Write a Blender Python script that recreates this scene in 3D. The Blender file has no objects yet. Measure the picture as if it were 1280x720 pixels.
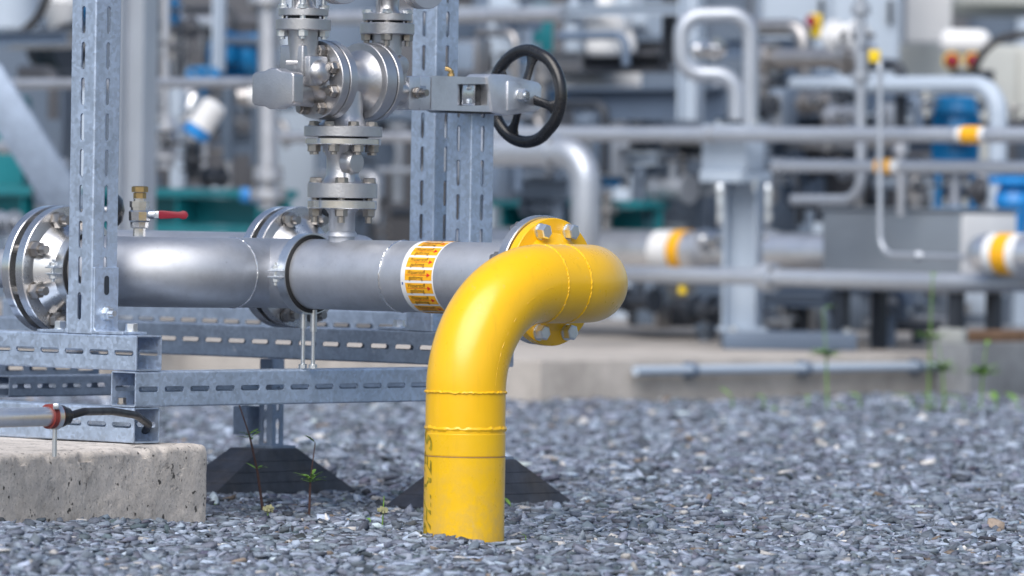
import bpy, bmesh, math, random
import numpy as np
from mathutils import Vector, Matrix
random.seed(7); rng = np.random.default_rng(11)
V = Vector; PI = math.pi
scene = bpy.context.scene
col = scene.collection
# ------------------------------------------------------------------ survey
H = 0.695            # lens height
FPX = 7111.0         # 200 mm lens on a 1280 px wide frame
U = 270.0            # horizon row
ROLL = 0.0155
def W(px, py, d):
    u, v = px-640.0, py-U
    ul = u*math.cos(ROLL)+v*math.sin(ROLL); vl = v*math.cos(ROLL)-u*math.sin(ROLL)
    return V((ul/FPX*d, d, H-vl/FPX*d))
P = V((.741, -.672, 0)).normalized()     # site grid: towards the right and nearer
Q = V((.672, .741, 0)).normalized()      # towards the right and farther
Q = V((-P.y, P.x, 0))
Z = V((0, 0, 1)); X = V((1,0,0)); Y = V((0,1,0))
def along(o, a, px):
    """point on the line o + k a that lies at image column px (ignoring roll)"""
    t = (px-640.0)/FPX
    k = (t*o.y-o.x)/(a.x-t*a.y)
    return o + a*k
# ------------------------------------------------------------------ materials
M = {}
def nt(name):
    m = bpy.data.materials.new(name); m.use_nodes = True
    M[name] = m
    n = m.node_tree; return m, n, n.nodes['Principled BSDF']
def coords(n, scale):
    tc = n.nodes.new('ShaderNodeTexCoord'); mp = n.nodes.new('ShaderNodeMapping')
    mp.inputs['Scale'].default_value = scale if hasattr(scale, '__len__') else (scale,)*3
    n.links.new(tc.outputs['Object'], mp.inputs[0]); return mp.outputs[0]
def noise(n, scale, detail=4, rough=.55, vec=None, sc=1):
    t = n.nodes.new('ShaderNodeTexNoise'); t.inputs['Scale'].default_value = scale
    t.inputs['Detail'].default_value = detail; t.inputs['Roughness'].default_value = rough
    n.links.new(vec if vec is not None else coords(n, sc), t.inputs['Vector']); return t.outputs['Fac']
def ramp(n, fac, stops):
    r = n.nodes.new('ShaderNodeValToRGB'); e = r.color_ramp.elements
    while len(e) < len(stops): e.new(.5)
    for el, (p, c) in zip(e, stops):
        el.position = p; el.color = (*c, 1) if len(c) == 3 else c
    n.links.new(fac, r.inputs[0]); return r.outputs[0]
def vramp(n, fac, stops):
    return ramp(n, fac, [(p, (v, v, v)) for p, v in stops])
def mixc(n, fac, a, b, mode='MIX'):
    m = n.nodes.new('ShaderNodeMix'); m.data_type = 'RGBA'; m.blend_type = mode
    for s, v in ((m.inputs[0], fac), (m.inputs[6], a), (m.inputs[7], b)):
        if isinstance(v, bpy.types.NodeSocket): n.links.new(v, s)
        else: s.default_value = v if isinstance(v, (int, float)) else (*v, 1)
    return m.outputs[2]
def bump(n, bs, h, strength=.2, dist=.01):
    b = n.nodes.new('ShaderNodeBump'); b.inputs['Strength'].default_value = strength
    b.inputs['Distance'].default_value = dist
    n.links.new(h, b.inputs['Height']); n.links.new(b.outputs[0], bs.inputs['Normal'])
def plain(name, c, rough=.5, metal=0, var=.12, sc=14, bmp=0, coat=0, dirt=0):
    m, n, b = nt(name)
    f = noise(n, sc, 6, .6)
    lo = tuple(x*(1-var) for x in c); hi = tuple(min(1, x*(1+var)) for x in c)
    cc = ramp(n, f, [(.3, lo), (.7, hi)])
    if dirt:
        g = vramp(n, noise(n, sc*.35, 8, .7), [(.48, 0), (.72, dirt)])
        cc = mixc(n, g, cc, (.09, .075, .06))
    n.links.new(cc, b.inputs['Base Color'])
    rr = vramp(n, noise(n, sc*2.3, 5), [(.25, max(.03, rough-.1)), (.75, min(1, rough+.1))])
    n.links.new(rr, b.inputs['Roughness']); b.inputs['Metallic'].default_value = metal
    b.inputs['Coat Weight'].default_value = coat; b.inputs['Coat Roughness'].default_value = .12
    if bmp: bump(n, b, noise(n, sc*4, 6), bmp, .004)
    return m
def galv(name, c, rough=.42, metal=.75):
    m, n, b = nt(name)
    v = n.nodes.new('ShaderNodeTexVoronoi'); v.inputs['Scale'].default_value = 120
    dv = n.nodes.new('ShaderNodeVectorMath'); dv.operation = 'ADD'
    no = n.nodes.new('ShaderNodeTexNoise'); no.inputs['Scale'].default_value = 40
    cv = coords(n, 1); n.links.new(cv, no.inputs['Vector'])
    sc = n.nodes.new('ShaderNodeVectorMath'); sc.operation = 'SCALE'; sc.inputs['Scale'].default_value = .02
    n.links.new(no.outputs['Color'], sc.inputs[0]); n.links.new(cv, dv.inputs[0]); n.links.new(sc.outputs[0], dv.inputs[1])
    n.links.new(dv.outputs[0], v.inputs['Vector'])
    bw = n.nodes.new('ShaderNodeRGBToBW'); n.links.new(v.outputs['Color'], bw.inputs[0])
    a = mixc(n, .5, ramp(n, bw.outputs[0], [(.1, tuple(x*.72 for x in c)), (.9, tuple(min(1, x*1.22) for x in c))]),
             ramp(n, noise(n, 22, 8, .65), [(.3, tuple(x*.74 for x in c)), (.7, tuple(min(1, x*1.2) for x in c))]))
    st = vramp(n, noise(n, 7, 7, .7), [(.5, 0), (.8, .55)])
    a = mixc(n, st, a, tuple(x*.55 for x in c))
    wr = vramp(n, noise(n, 30, 9, .75), [(.62, 0), (.72, .6)])
    a = mixc(n, wr, a, (.62, .65, .68))
    n.links.new(a, b.inputs['Base Color'])
    rr = vramp(n, bw.outputs[0], [(0, rough-.1), (1, rough+.16)])
    n.links.new(rr, b.inputs['Roughness']); b.inputs['Metallic'].default_value = metal
    bump(n, b, noise(n, 160, 4), .08, .002)
    return m
def steel(name, c=(.56, .55, .54), rough=.3, aniso=0, cast=0):
    m, n, b = nt(name)
    f = noise(n, 9, 8, .7)
    a = ramp(n, f, [(.28, tuple(x*.82 for x in c)), (.5, c), (.75, tuple(min(1, x*1.14) for x in c))])
    sp = vramp(n, noise(n, 75, 4, .8), [(.66, 0), (.74, .5)])
    a = mixc(n, sp, a, (.16, .13, .11))
    n.links.new(a, b.inputs['Base Color']); b.inputs['Metallic'].default_value = .93
    rr = vramp(n, noise(n, 13, 8, .7), [(.3, rough-.05), (.72, rough+.08)])
    n.links.new(rr, b.inputs['Roughness'])
    if cast: bump(n, b, noise(n, 210, 5, .6), cast, .002)
    else: bump(n, b, noise(n, 50, 7, .6), .035, .003)
    return m
steel('flange_steel', (.66, .67, .69), .27); galv('galvanised', (.50, .60, .75), .42, .68); galv('galvanised_old', (.31, .38, .49), .52, .55)
steel('conduit_bright', (.82, .83, .85), .36); steel('stainless', (.55, .57, .61), .53); steel('stainless_bright', (.76, .77, .79), .2); steel('cast_steel', (.55, .555, .575), .39, cast=.3); steel('cast_alu', (.80, .815, .85), .42, cast=.3)
steel('bolt_steel', (.38, .36, .34), .34); steel('zinc', (.74, .78, .82), .30); steel('dull_steel', (.42, .41, .41), .42)
plain('clad', (.47, .51, .57), .42, .6, var=.06, sc=3)
plain('bright_gap_white', (.70, .71, .72), .6, var=.1, sc=2)
def yellow(name, c, dirty):
    m, n, b = nt(name)
    a = ramp(n, noise(n, 6, 6, .6), [(.3, tuple(x*.92 for x in c)), (.7, c)])
    cv = coords(n, (60, 60, 6))
    streak = vramp(n, noise(n, 1, 6, .65, cv), [(.55, 0), (.78, .22*dirty)])
    a = mixc(n, streak, a, (.33, .2, .02))
    sp = vramp(n, noise(n, 190, 3, .7), [(.70, 0), (.76, .7)])
    sp2 = mixc(n, vramp(n, noise(n, 14, 3), [(.5, 0), (.66, 1)]), (0, 0, 0), sp)
    a = mixc(n, sp2, a, (.10, .06, .015))
    g = n.nodes.new('ShaderNodeNewGeometry'); sx = n.nodes.new('ShaderNodeSeparateXYZ'); n.links.new(g.outputs['Position'], sx.inputs[0])
    mr = n.nodes.new('ShaderNodeMapRange'); mr.inputs['From Min'].default_value = .24; mr.inputs['From Max'].default_value = 0.0
    n.links.new(sx.outputs['Z'], mr.inputs['Value'])
    low = n.nodes.new('ShaderNodeMath'); low.operation = 'MULTIPLY'; n.links.new(mr.outputs[0], low.inputs[0])
    n.links.new(vramp(n, noise(n, 26, 9, .75), [(.42, 0), (.72, .75)]), low.inputs[1])
    a = mixc(n, low.outputs[0], a, (.46, .33, .14))
    sc_ = vramp(n, noise(n, 1, 8, .75, coords(n, (34, 34, 16))), [(.63, 0), (.70, .5*dirty)])
    a = mixc(n, sc_, a, (.60, .47, .22))
    n.links.new(a, b.inputs['Base Color'])
    n.links.new(vramp(n, noise(n, 20, 6, .65), [(.3, .24), (.75, .42)]), b.inputs['Roughness'])
    b.inputs['Coat Weight'].default_value = .35; b.inputs['Coat Roughness'].default_value = .2
    bump(n, b, noise(n, 26, 5), .07, .004)
    return m
yellow('yellow_paint', (.93, .53, .002), .8); yellow('yellow_coating', (.89, .53, .003), 1.0)
plain('black_plastic', (.014, .015, .018), .3, var=.3, sc=30, coat=.2, bmp=.05)
plain('rubber_foot', (.042, .047, .062), .5, var=.4, sc=20, bmp=.15, dirt=.5)
plain('rubber', (.02, .02, .021), .6, var=.2)
plain('red_rubber', (.23, .035, .03), .5); plain('red_paint', (.28, .012, .03), .4); plain('brass', (.52, .36, .16), .38, 1, sc=60)
plain('sticker_white', (.78, .79, .8), .4, var=.05); plain('sticker_orange', (.92, .45, .012), .4, var=.08, sc=30)
plain('ink_black', (.035, .02, .01), .5); plain('ink_red', (.62, .02, .012), .5); plain('ink_blue', (.03, .09, .35), .5)
plain('marker', (.34, .26, .012), .8, var=.5, sc=80)
plain('red_oxide', (.30, .12, .07), .7, var=.3, sc=20, bmp=.2)
plain('tank_grey', (.27, .31, .36), .4, .35, var=.12, sc=2, dirt=.15); plain('panel_mid', (.21, .27, .36), .5, var=.1, sc=1.5, dirt=.2)
plain('teal_paint', (.012, .20, .24), .4, var=.15, sc=3); plain('blue_paint', (.008, .16, .38), .35, var=.12, sc=4); plain('blue_bright', (.02, .26, .68), .35)
plain('panel_pale', (.44, .52, .62), .45, var=.06, sc=1.2, dirt=.12); plain('panel_grey', (.115, .155, .215), .5, var=.1, sc=1.5, dirt=.2)
plain('panel_beige', (.50, .52, .50), .55, var=.08, sc=1.2, dirt=.15); plain('panel_brown', (.10, .105, .12), .55, var=.1, sc=2)
plain('steel_blue', (.13, .18, .26), .45, var=.1, sc=2, dirt=.2); plain('dark_grey', (.028, .036, .05), .5, var=.25, sc=3)
plain('white_paint', (.78, .79, .80), .4, var=.05, sc=3); plain('yellow_tag', (.85, .6, .01), .45); plain('wood_brown', (.25, .15, .09), .75, var=.3, sc=12)
plain('cable_black', (.012, .012, .014), .42); plain('stem_red', (.07, .035, .03), .6, var=.3, sc=60)
plain('leaf_green', (.15, .29, .05), .5, var=.4, sc=40); plain('leaf_autumn', (.40, .10, .03), .55, var=.4, sc=60); plain('seed_head', (.33, .33, .19), .7, var=.3, sc=80)
plain('leaf_far', (.05, .10, .03), .6, var=.5, sc=3)
def concrete(name, c, holes):
    m, n, b = nt(name)
    a = ramp(n, noise(n, 5, 10, .65), [(.3, tuple(x*.72 for x in c)), (.55, c), (.75, tuple(min(1, x*1.2) for x in c))])
    fine = vramp(n, noise(n, 110, 5, .7), [(.3, .78), (.7, 1.1)])
    a = mixc(n, 1, a, fine, 'MULTIPLY')
    st = vramp(n, noise(n, 1, 7, .7, coords(n, (11, 11, 4))), [(.54, 0), (.76, .6)])
    a = mixc(n, st, a, tuple(x*.42 for x in c))
    h = noise(n, 34, 3, .5)
    if holes:
        pit = vramp(n, noise(n, 46, 2.5, .5), [(.31, 1), (.355, 0)])
        a = mixc(n, pit, a, (.085, .08, .075))
        blot = vramp(n, noise(n, 13, 6, .75), [(.56, 0), (.70, .6)])
        a = mixc(n, blot, a, (.13, .125, .12))
        gr = vramp(n, noise(n, 150, 3, .6), [(.60, 0), (.68, .55)])
        a = mixc(n, gr, a, (.12, .115, .11))
        h = noise(n, 42, 2, .45)
    n.links.new(a, b.inputs['Base Color']); b.inputs['Roughness'].default_value = .88
    b.inputs['Specular IOR Level'].default_value = .25
    hh = n.nodes.new('ShaderNodeMath'); hh.operation = 'ADD'; n.links.new(vramp(n, h, [(.27, 0), (.36, 1)]), hh.inputs[0])
    n.links.new(noise(n, 150, 6, .7), hh.inputs[1]); bump(n, b, hh.outputs[0], .55, .004)
concrete('concrete_rough', (.66, .61, .56), True); concrete('concrete_slab', (.46, .43, .40), False); concrete('concrete_grey', (.33, .345, .36), False)
def gravelmats():
    m, n, b = nt('slate_chips')
    at = n.nodes.new('ShaderNodeAttribute'); at.attribute_name = 'tint'
    f = vramp(n, noise(n, 90, 6, .7), [(.25, .62), (.75, 1.25)])
    a = mixc(n, 1, at.outputs['Color'], f, 'MULTIPLY')
    n.links.new(a, b.inputs['Base Color']); b.inputs['Roughness'].default_value = .78
    b.inputs['Specular IOR Level'].default_value = .35
    bump(n, b, noise(n, 130, 7, .7), .5, .004)
    m, n, b = nt('gravel_bed')
    v = n.nodes.new('ShaderNodeTexVoronoi'); v.inputs['Scale'].default_value = 45
    n.links.new(coords(n, 1), v.inputs['Vector'])
    bw = n.nodes.new('ShaderNodeRGBToBW'); n.links.new(v.outputs['Color'], bw.inputs[0])
    a = ramp(n, bw.outputs[0], [(.1, (.05, .055, .065)), (.6, (.12, .13, .15)), (.95, (.25, .26, .28))])
    n.links.new(a, b.inputs['Base Color']); b.inputs['Roughness'].default_value = .85
    bump(n, b, v.outputs['Distance'], .8, .02)
gravelmats()
# ------------------------------------------------------------------ mesh tools
class B:
    def __init__(s): s.bm = bmesh.new()
    def face(s, pts):
        return s.bm.faces.new([s.bm.verts.new(p) for p in pts])
    def box(s, c, h, ax=(X, Y, Z), bev=0, seg=2):
        vs = {}
        for i in (-1, 1):
            for j in (-1, 1):
                for k in (-1, 1):
                    vs[i, j, k] = s.bm.verts.new(c+ax[0]*h[0]*i+ax[1]*h[1]*j+ax[2]*h[2]*k)
        F = []
        for q in (((-1,-1,-1),(-1,-1,1),(-1,1,1),(-1,1,-1)), ((1,-1,-1),(1,1,-1),(1,1,1),(1,-1,1)),
                  ((-1,-1,-1),(1,-1,-1),(1,-1,1),(-1,-1,1)), ((-1,1,-1),(-1,1,1),(1,1,1),(1,1,-1)),
                  ((-1,-1,-1),(-1,1,-1),(1,1,-1),(1,-1,-1)), ((-1,-1,1),(1,-1,1),(1,1,1),(-1,1,1))):
            F.append(s.bm.faces.new([vs[t] for t in q]))
        if bev: s._bev(F, bev, seg)
        return s
    def _bev(s, F, bev, seg=2):
        bmesh.ops.recalc_face_normals(s.bm, faces=F)
        E = {e for f in F for e in f.edges}
        bmesh.ops.bevel(s.bm, geom=list(E), offset=bev, segments=seg, profile=.5, affect='EDGES')
    def prism(s, poly, d, bev=0, seg=2):
        """extrude a planar polygon (list of points) by vector d"""
        a = [s.bm.verts.new(p) for p in poly]; b = [s.bm.verts.new(p+d) for p in poly]; n = len(poly)
        F = [s.bm.faces.new(a[::-1]), s.bm.faces.new(b)]
        for i in range(n): F.append(s.bm.faces.new([a[i], a[(i+1) % n], b[(i+1) % n], b[i]]))
        bmesh.ops.recalc_face_normals(s.bm, faces=F)
        if bev: s._bev(F, bev, seg)
        return s
    def lathe(s, o, a, prof, seg=48, ref=None):
        a = a.normalized(); e1 = (ref or (Z if abs(a.z) < .9 else X)); e1 = (e1-a*e1.dot(a)).normalized(); e2 = a.cross(e1)
        rings = []
        for (t, r) in prof:
            if r <= 1e-6: rings.append([s.bm.verts.new(o+a*t)])
            else: rings.append([s.bm.verts.new(o+a*t+(e1*math.cos(2*PI*i/seg)+e2*math.sin(2*PI*i/seg))*r) for i in range(seg)])
        for A, C in zip(rings, rings[1:]):
            for i in range(seg):
                j = (i+1) % seg
                if len(A) == 1 and len(C) == 1: continue
                if len(A) == 1: s.bm.faces.new([A[0], C[j], C[i]])
                elif len(C) == 1: s.bm.faces.new([A[i], A[j], C[0]])
                else: s.bm.faces.new([A[i], A[j], C[j], C[i]])
        return s
    def disc(s, o, a, r, t, ri=0, ch=.0015, seg=64):
        if ri: return s.lathe(o, a, [(0, ri), (0, r-ch), (ch, r), (t-ch, r), (t, r-ch), (t, ri), (0, ri)], seg)
        return s.lathe(o, a, [(0, 0), (0, r-ch), (ch, r), (t-ch, r), (t, r-ch), (t, 0)], seg)
    def cyl(s, a, b, r, seg=24, r2=None):
        d = b-a
        return s.lathe(a, d, [(0, 0), (0, r), (d.length, r if r2 is None else r2), (d.length, 0)], seg)
    def tube(s, pts, r, seg=24, cap=True, closed=False):
        n = len(pts); T = []
        for i in range(n):
            if closed: t = pts[(i+1) % n]-pts[i-1]
            else: t = pts[min(i+1, n-1)]-pts[max(i-1, 0)]
            T.append(t.normalized())
        e = Z if abs(T[0].z) < .9 else X
        e = (e-T[0]*e.dot(T[0])).normalized(); rings = []
        for i in range(n):
            e = (e-T[i]*e.dot(T[i])).normalized(); f = T[i].cross(e)
            rr = r[i] if hasattr(r, '__len__') else r
            rings.append([s.bm.verts.new(pts[i]+(e*math.cos(2*PI*k/seg)+f*math.sin(2*PI*k/seg))*rr) for k in range(seg)])
        for i in range(n if closed else n-1):
            A, C = rings[i], rings[(i+1) % n]
            for k in range(seg): s.bm.faces.new([A[k], A[(k+1) % seg], C[(k+1) % seg], C[k]])
        if cap and not closed:
            s.bm.faces.new(rings[0][::-1]); s.bm.faces.new(rings[-1])
        return s
    def ring(s, o, a, R, r, seg=64, sub=10, jit=0):
        e1 = (Z if abs(a.z) < .9 else X); e1 = (e1-a*e1.dot(a)).normalized(); e2 = a.cross(e1)
        pts = []; rr = []
        for i in range(seg):
            t = 2*PI*i/seg
            pts.append(o+(e1*math.cos(t)+e2*math.sin(t))*(R+random.uniform(-jit, jit)*.5)+a*random.uniform(-jit, jit)); rr.append(r*random.uniform(.8, 1.25) if jit else r)
        return s.tube(pts, rr, sub, closed=True)
    def hexa(s, o, a, af, t, rot=0):
        """hexagon head, af across flats, thickness t along a"""
        a = a.normalized(); e1 = (Z if abs(a.z) < .9 else X); e1 = (e1-a*e1.dot(a)).normalized(); e2 = a.cross(e1)
        R = af/math.sqrt(3); c = .12*af
        def rg(q, r): return [s.bm.verts.new(o+a*q+(e1*math.cos(PI/3*i+rot)+e2*math.sin(PI/3*i+rot))*r) for i in range(6)]
        A, C, D = rg(0, R), rg(t-c*.5, R), rg(t, R-c)
        for p, q in ((A, C), (C, D)):
            for i in range(6): s.bm.faces.new([p[i], p[(i+1) % 6], q[(i+1) % 6], q[i]])
        s.bm.faces.new(A[::-1]); s.bm.faces.new(D); return s
    def slot_tube(s, o, a, b, c, L, w=.08, t=.0032, pitch=.08, sl=.062, sw=.0125, phase=None, faces=4, open_ends=True):
        """square hollow section with a row of slots in its faces; o centre of the start end, a its direction"""
        r = .004; h = w/2-r
        ph = pitch-sl if phase is None else phase
        starts = []; u = ph
        while u+sl < L-.004: starts.append(u); u += pitch
        k = 5
        dirs = [(b, c), (c, -b), (-b, -c), (-c, b)]
        for fi, (nn, vv) in enumerate(dirs):
            slots = starts if (faces == 4 or fi in faces) else []
            for depth, flip in ((w/2, False), (w/2-t, True)):
                hh = h if not flip else w/2-t
                pt = lambda u, v: o+a*u+vv*v+nn*depth
                def poly(uv):
                    f = [pt(*q) for q in uv]
                    s.face(f[::-1] if flip else f)
                if not slots: poly([(0, -hh), (L, -hh), (L, hh), (0, hh)]); continue
                poly([(0, -hh), (L, -hh), (L, -sw/2), (0, -sw/2)]); poly([(0, sw/2), (L, sw/2), (L, hh), (0, hh)])
                arc0 = lambda us: [(us+sw/2-sw/2*math.cos(x), sw/2*math.sin(x)) for x in [(-PI/2+PI*i/k) for i in range(k+1)]]      # start end, v from - to +
                arc1 = lambda ue: [(ue-sw/2+sw/2*math.cos(x), sw/2*math.sin(x)) for x in [(-PI/2+PI*i/k) for i in range(k+1)]]
                edges = [None]+slots
                for i in range(len(slots)+1):
                    left = [(0, -sw/2), (0, sw/2)] if i == 0 else arc1(slots[i-1]+sl)
                    right = [(L, -sw/2), (L, sw/2)] if i == len(slots) else arc0(slots[i])
                    poly([left[0]]+right+left[::-1][:-1])
            for us in slots:
                loop = [(us+sw/2-sw/2*math.cos(x), sw/2*math.sin(x)) for x in [(PI/2-PI*i/k) for i in range(k+1)]]
                loop += [(us+sl-sw/2+sw/2*math.cos(x), sw/2*math.sin(x)) for x in [(-PI/2+PI*i/k) for i in range(k+1)]]
                for i in range(len(loop)):
                    p, q = loop[i], loop[(i+1) % len(loop)]
                    g = lambda uv, dd: o+a*uv[0]+vv*uv[1]+nn*dd
                    s.face([g(p, w/2), g(q, w/2), g(q, w/2-t), g(p, w/2-t)])
            # rounded corner between this face and the next
            cs = o+nn*h+vv*h; prev = None
            for i in range(4):
                x = PI/2*i/3; pp = cs+(nn*math.cos(x)+vv*math.sin(x))*r
                if prev is not None: s.face([prev, prev+a*L, pp+a*L, pp])
                prev = pp
        # end rims
        for u, fl in ((0, 0), (L, 1)):
            out, inn = [], []
            for nn, vv in dirs:
                for sv in (-1, 1):
                    out.append(o+a*u+nn*(w/2)+vv*h*sv); 
                    inn.append(o+a*u+nn*(w/2-t)+vv*(w/2-t)*sv)
            n = len(out)
            for i in range(n):
                j = (i+1) % n
                ps = [out[i], out[j], inn[j], inn[i]]
                if (inn[i]-inn[j]).length < 1e-5: ps = [out[i], out[j], inn[i]]
                s.face(ps)
            if not open_ends: s.face([o+a*u+b*(w/2-.001)*i+c*(w/2-.001)*j for i, j in ((-1,-1),(1,-1),(1,1),(-1,1))])
        return s
    def ibeam(s, o, a, b, c, L, bw, hh, tf=.012, tw=.008):
        """flanges normal to b, web in the b-a plane"""
        for i in (-1, 1): s.box(o+a*L/2+b*i*(hh/2-tf/2), (L/2, tf/2, bw/2), (a, b, c))
        s.box(o+a*L/2, (L/2, hh/2-tf-.0005, tw/2), (a, b, c)); return s
    def build(s, name, mat, parent=None, loc=None, smooth=35, recalc=True, **tags):
        bm = s.bm
        if recalc: bmesh.ops.recalc_face_normals(bm, faces=bm.faces[:])
        if parent is not None: org = V(parent['_org'])
        else:
            if loc is None:
                mn = V([min(v.co[i] for v in bm.verts) for i in range(3)]); mx = V([max(v.co[i] for v in bm.verts) for i in range(3)])
                loc = V(((mn.x+mx.x)/2, (mn.y+mx.y)/2, mn.z))
            org = loc
        bmesh.ops.translate(bm, verts=bm.verts[:], vec=-org)
        me = bpy.data.meshes.new(name); bm.to_mesh(me); bm.free()
        me.materials.append(M[mat])
        if smooth:
            me.polygons.foreach_set('use_smooth', [True]*len(me.polygons)); me.set_sharp_from_angle(angle=math.radians(smooth))
        o = bpy.data.objects.new(name, me); col.objects.link(o)
        o['_org'] = tuple(org)
        if parent is not None: o.parent = parent
        else: o.location = org
        for k, v in tags.items(): o[k] = v
        return o
def thing(name, label, cat, loc, group=None):
    o = bpy.data.objects.new(name, None); col.objects.link(o); o.location = loc; o.empty_display_size = .05
    o['label'] = label; o['category'] = cat; o['_org'] = tuple(loc)
    if group: o['group'] = group
    return o
def arc(c, e1, e2, R, a0, a1, n=24):
    return [c+(e1*math.cos(a0+(a1-a0)*i/n)+e2*math.sin(a0+(a1-a0)*i/n))*R for i in range(n+1)]
def bend(pts, R, n=10):
    """polyline with rounded corners"""
    out = [pts[0]]
    for i in range(1, len(pts)-1):
        a = (pts[i-1]-pts[i]); b = (pts[i+1]-pts[i]); la, lb = a.length, b.length; a.normalize(); b.normalize()
        ang = a.angle(b)
        if ang > PI-.02: out.append(pts[i]); continue
        t = min(R/math.tan(ang/2), la*.49 if i > 1 else la*.98, lb*.49 if i < len(pts)-2 else lb*.98); rr = t*math.tan(ang/2)
        c = pts[i]+(a+b).normalized()*(rr/math.sin(ang/2))
        s0 = pts[i]+a*t-c; s1 = pts[i]+b*t-c; full = s0.angle(s1)
        for k in range(n+1):
            f = k/n; out.append(c+(s0*math.sin((1-f)*full)+s1*math.sin(f*full))/math.sin(full))
    out.append(pts[-1]); return out
def textmesh(body, size, shear=0, off=0):
    cu = bpy.data.curves.new('t', 'FONT'); cu.shear = shear; cu.offset = off; cu.body = body; cu.size = size; cu.align_x = 'CENTER'; cu.align_y = 'CENTER'
    o = bpy.data.objects.new('t', cu); col.objects.link(o)
    dg = bpy.context.evaluated_depsgraph_get(); me = bpy.data.meshes.new_from_object(o.evaluated_get(dg))
    vs = [v.co.copy() for v in me.vertices]; fs = [tuple(p.vertices) for p in me.polygons]
    bpy.data.objects.remove(o); bpy.data.curves.remove(cu); bpy.data.meshes.remove(me)
    return vs, fs
def add_mapped(b, vs, fs, fn):
    nv = [b.bm.verts.new(fn(v)) for v in vs]
    for f in fs:
        try: b.bm.faces.new([nv[i] for i in f])
        except ValueError: pass
def bolt(parent, o, a, af=.030, t=.017, stud=0, sr=.01, back=0, mat='bolt_steel', rot=None, name='bolt'):
    b = B(); b.lathe(o, a, [(0, 0), (0, af*.62), (.003, af*.62), (.003, 0)], 20)
    b.hexa(o+a*.003, a, af, t, random.uniform(0, 1) if rot is None else rot)
    if stud: b.cyl(o+a*(t+.003), o+a*(t+.003+stud), sr, 12)
    if back: b.cyl(o-a*back, o, sr, 10)
    return b.build(name, mat, parent, smooth=25)
def flange_bolts(parent, c, a, R, n, off=.5, ends=((1, 0),), af=.03, ref=None, **k):
    e1 = ref or (Z if abs(a.z) < .9 else P); e1 = (e1-a*e1.dot(a)).normalized(); e2 = a.cross(e1)
    for i in range(n):
        x = 2*PI*(i+off)/n
        for sgn, s in ends: bolt(parent, c+a*s+(e1*math.cos(x)+e2*math.sin(x))*R, a*sgn, af, **k)
# ------------------------------------------------------------------ near pipework, set out on the P / Q grid
DV = 11.95
base = W(579.5, 672, DV); base.z = 0.0
F = W(682, 350, 12.51); ZR = F.z                     # flange between the yellow and the grey pipe
T = F-P*.852                                         # tee
GR = .080                                            # grey pipe radius
YR = .0842; R90 = .227
# --- yellow pipe -----------------------------------------------------------------
kq = .53
corner = base.copy(); corner.z = ZR-.004
# solve the two legs so that riser and flange sit on the same grid
dv = F-corner; aQ = dv.dot(Q); aP = -dv.dot(P)       # F = corner + Q*aQ - P*aP
yp = thing('yellow_pipe', 'bright yellow painted pipe rising from the gravel and bending over to a bolted flange', 'pipe', base)
zc = corner.z
pts = [base+V((0, 0, z)) for z in (-.12, -.02, .1, .19)]
c1 = base+V((0, 0, zc-R90))+Q*R90
pts2 = [base+V((0, 0, .18)), base+V((0, 0, zc-R90))]+arc(c1, -Q, Z, R90, 0, PI/2, 40)[1:]
E2 = corner+Q*(aQ-R90)
c2 = E2-P*R90
a2 = arc(c2, P, Q, R90, 0, PI/2, 40)
pts2 += [E2]+a2[1:]
FZ = V((F.x, F.y, zc))
pts2.append(FZ+P*.022)
b = B(); b.tube(pts2, YR, 64, cap=False); body = b.build('pipe_bend', 'yellow_paint', yp)
b = B(); b.lathe(base, Z, [(-.12, YR+.001), (.1885, YR+.001), (.190, YR-.001), (.191, YR-.001), (.1925, YR+.0008), (.237, YR+.0008), (.243, YR-.004)], 72)
b.build('coated_riser', 'yellow_coating', yp)
def bead(o, a, R, r, jit, n=150): bb = B(); bb.ring(o, a, R, r, n, 8, jit); return bb.build('weld_bead', 'yellow_paint', yp)
bead(base+Z*(zc-R90), Z, YR+.0001, .0026, .0012); bead(base+Z*.248, Z, YR-.0038, .0058, .0014, 72)
b = B(); b.lathe(base, Z, [(.1888, YR-.001), (.1890, YR+.0014), (.1905, YR+.0014), (.1907, YR-.001)], 72); b.build('joint_line', 'wood_brown', yp)
bead(corner+Q*R90, Q, YR-.0004, .0021, .0012); bead(E2, Q, YR-.0004, .0021, .0012); bead(c2+Q*R90, P, YR-.0004, .0021, .0012)
# seam lines along the sides of the bends
for off in (P,):
    bb = B(); s = [p+off*(YR*.978)+V((0, 0, random.uniform(-.001, .001))) for p in arc(c1, -Q, Z, R90, .06, PI/2-.04, 60)]
    bb.tube(s, [.0011+random.uniform(0, .0016) for _ in s], 6); bb.build('mill_seam', 'yellow_paint', yp)
fl = B(); fl.disc(FZ+P*.0015, P, .1405, .021, YR-.004); fl.lathe(FZ, P, [(.0225, .108), (.03, .094), (.043, YR+.001), (.043, YR-.004)], 64)
fl = fl.build('flange', 'yellow_paint', yp)
flange_bolts(fl, FZ, P, .1195, 8, ends=((1, .0225),), af=.030, t=.019, rot=.3, mat='zinc')
b = B(); b.disc(FZ-P*.0005, P, .098, .002, .07); b.build('gasket', 'rubber', yp)
# hand-sprayed marker writing along the left flank of the riser
vs, fs = textmesh('PHINE S', .064, .25, .0012)
e1m = (-X*.90-Y*.43).normalized()
def onriser(v):
    th = v.y*.8/YR; r = YR+.0016
    d = Matrix.Rotation(-th, 3, 'Z') @ e1m
    return V((base.x, base.y, .118+v.x*1.02+v.y*.25))+d*r
b = B(); add_mapped(b, vs, fs, onriser); b.build('marker_writing', 'marker', yp, recalc=False)

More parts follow.
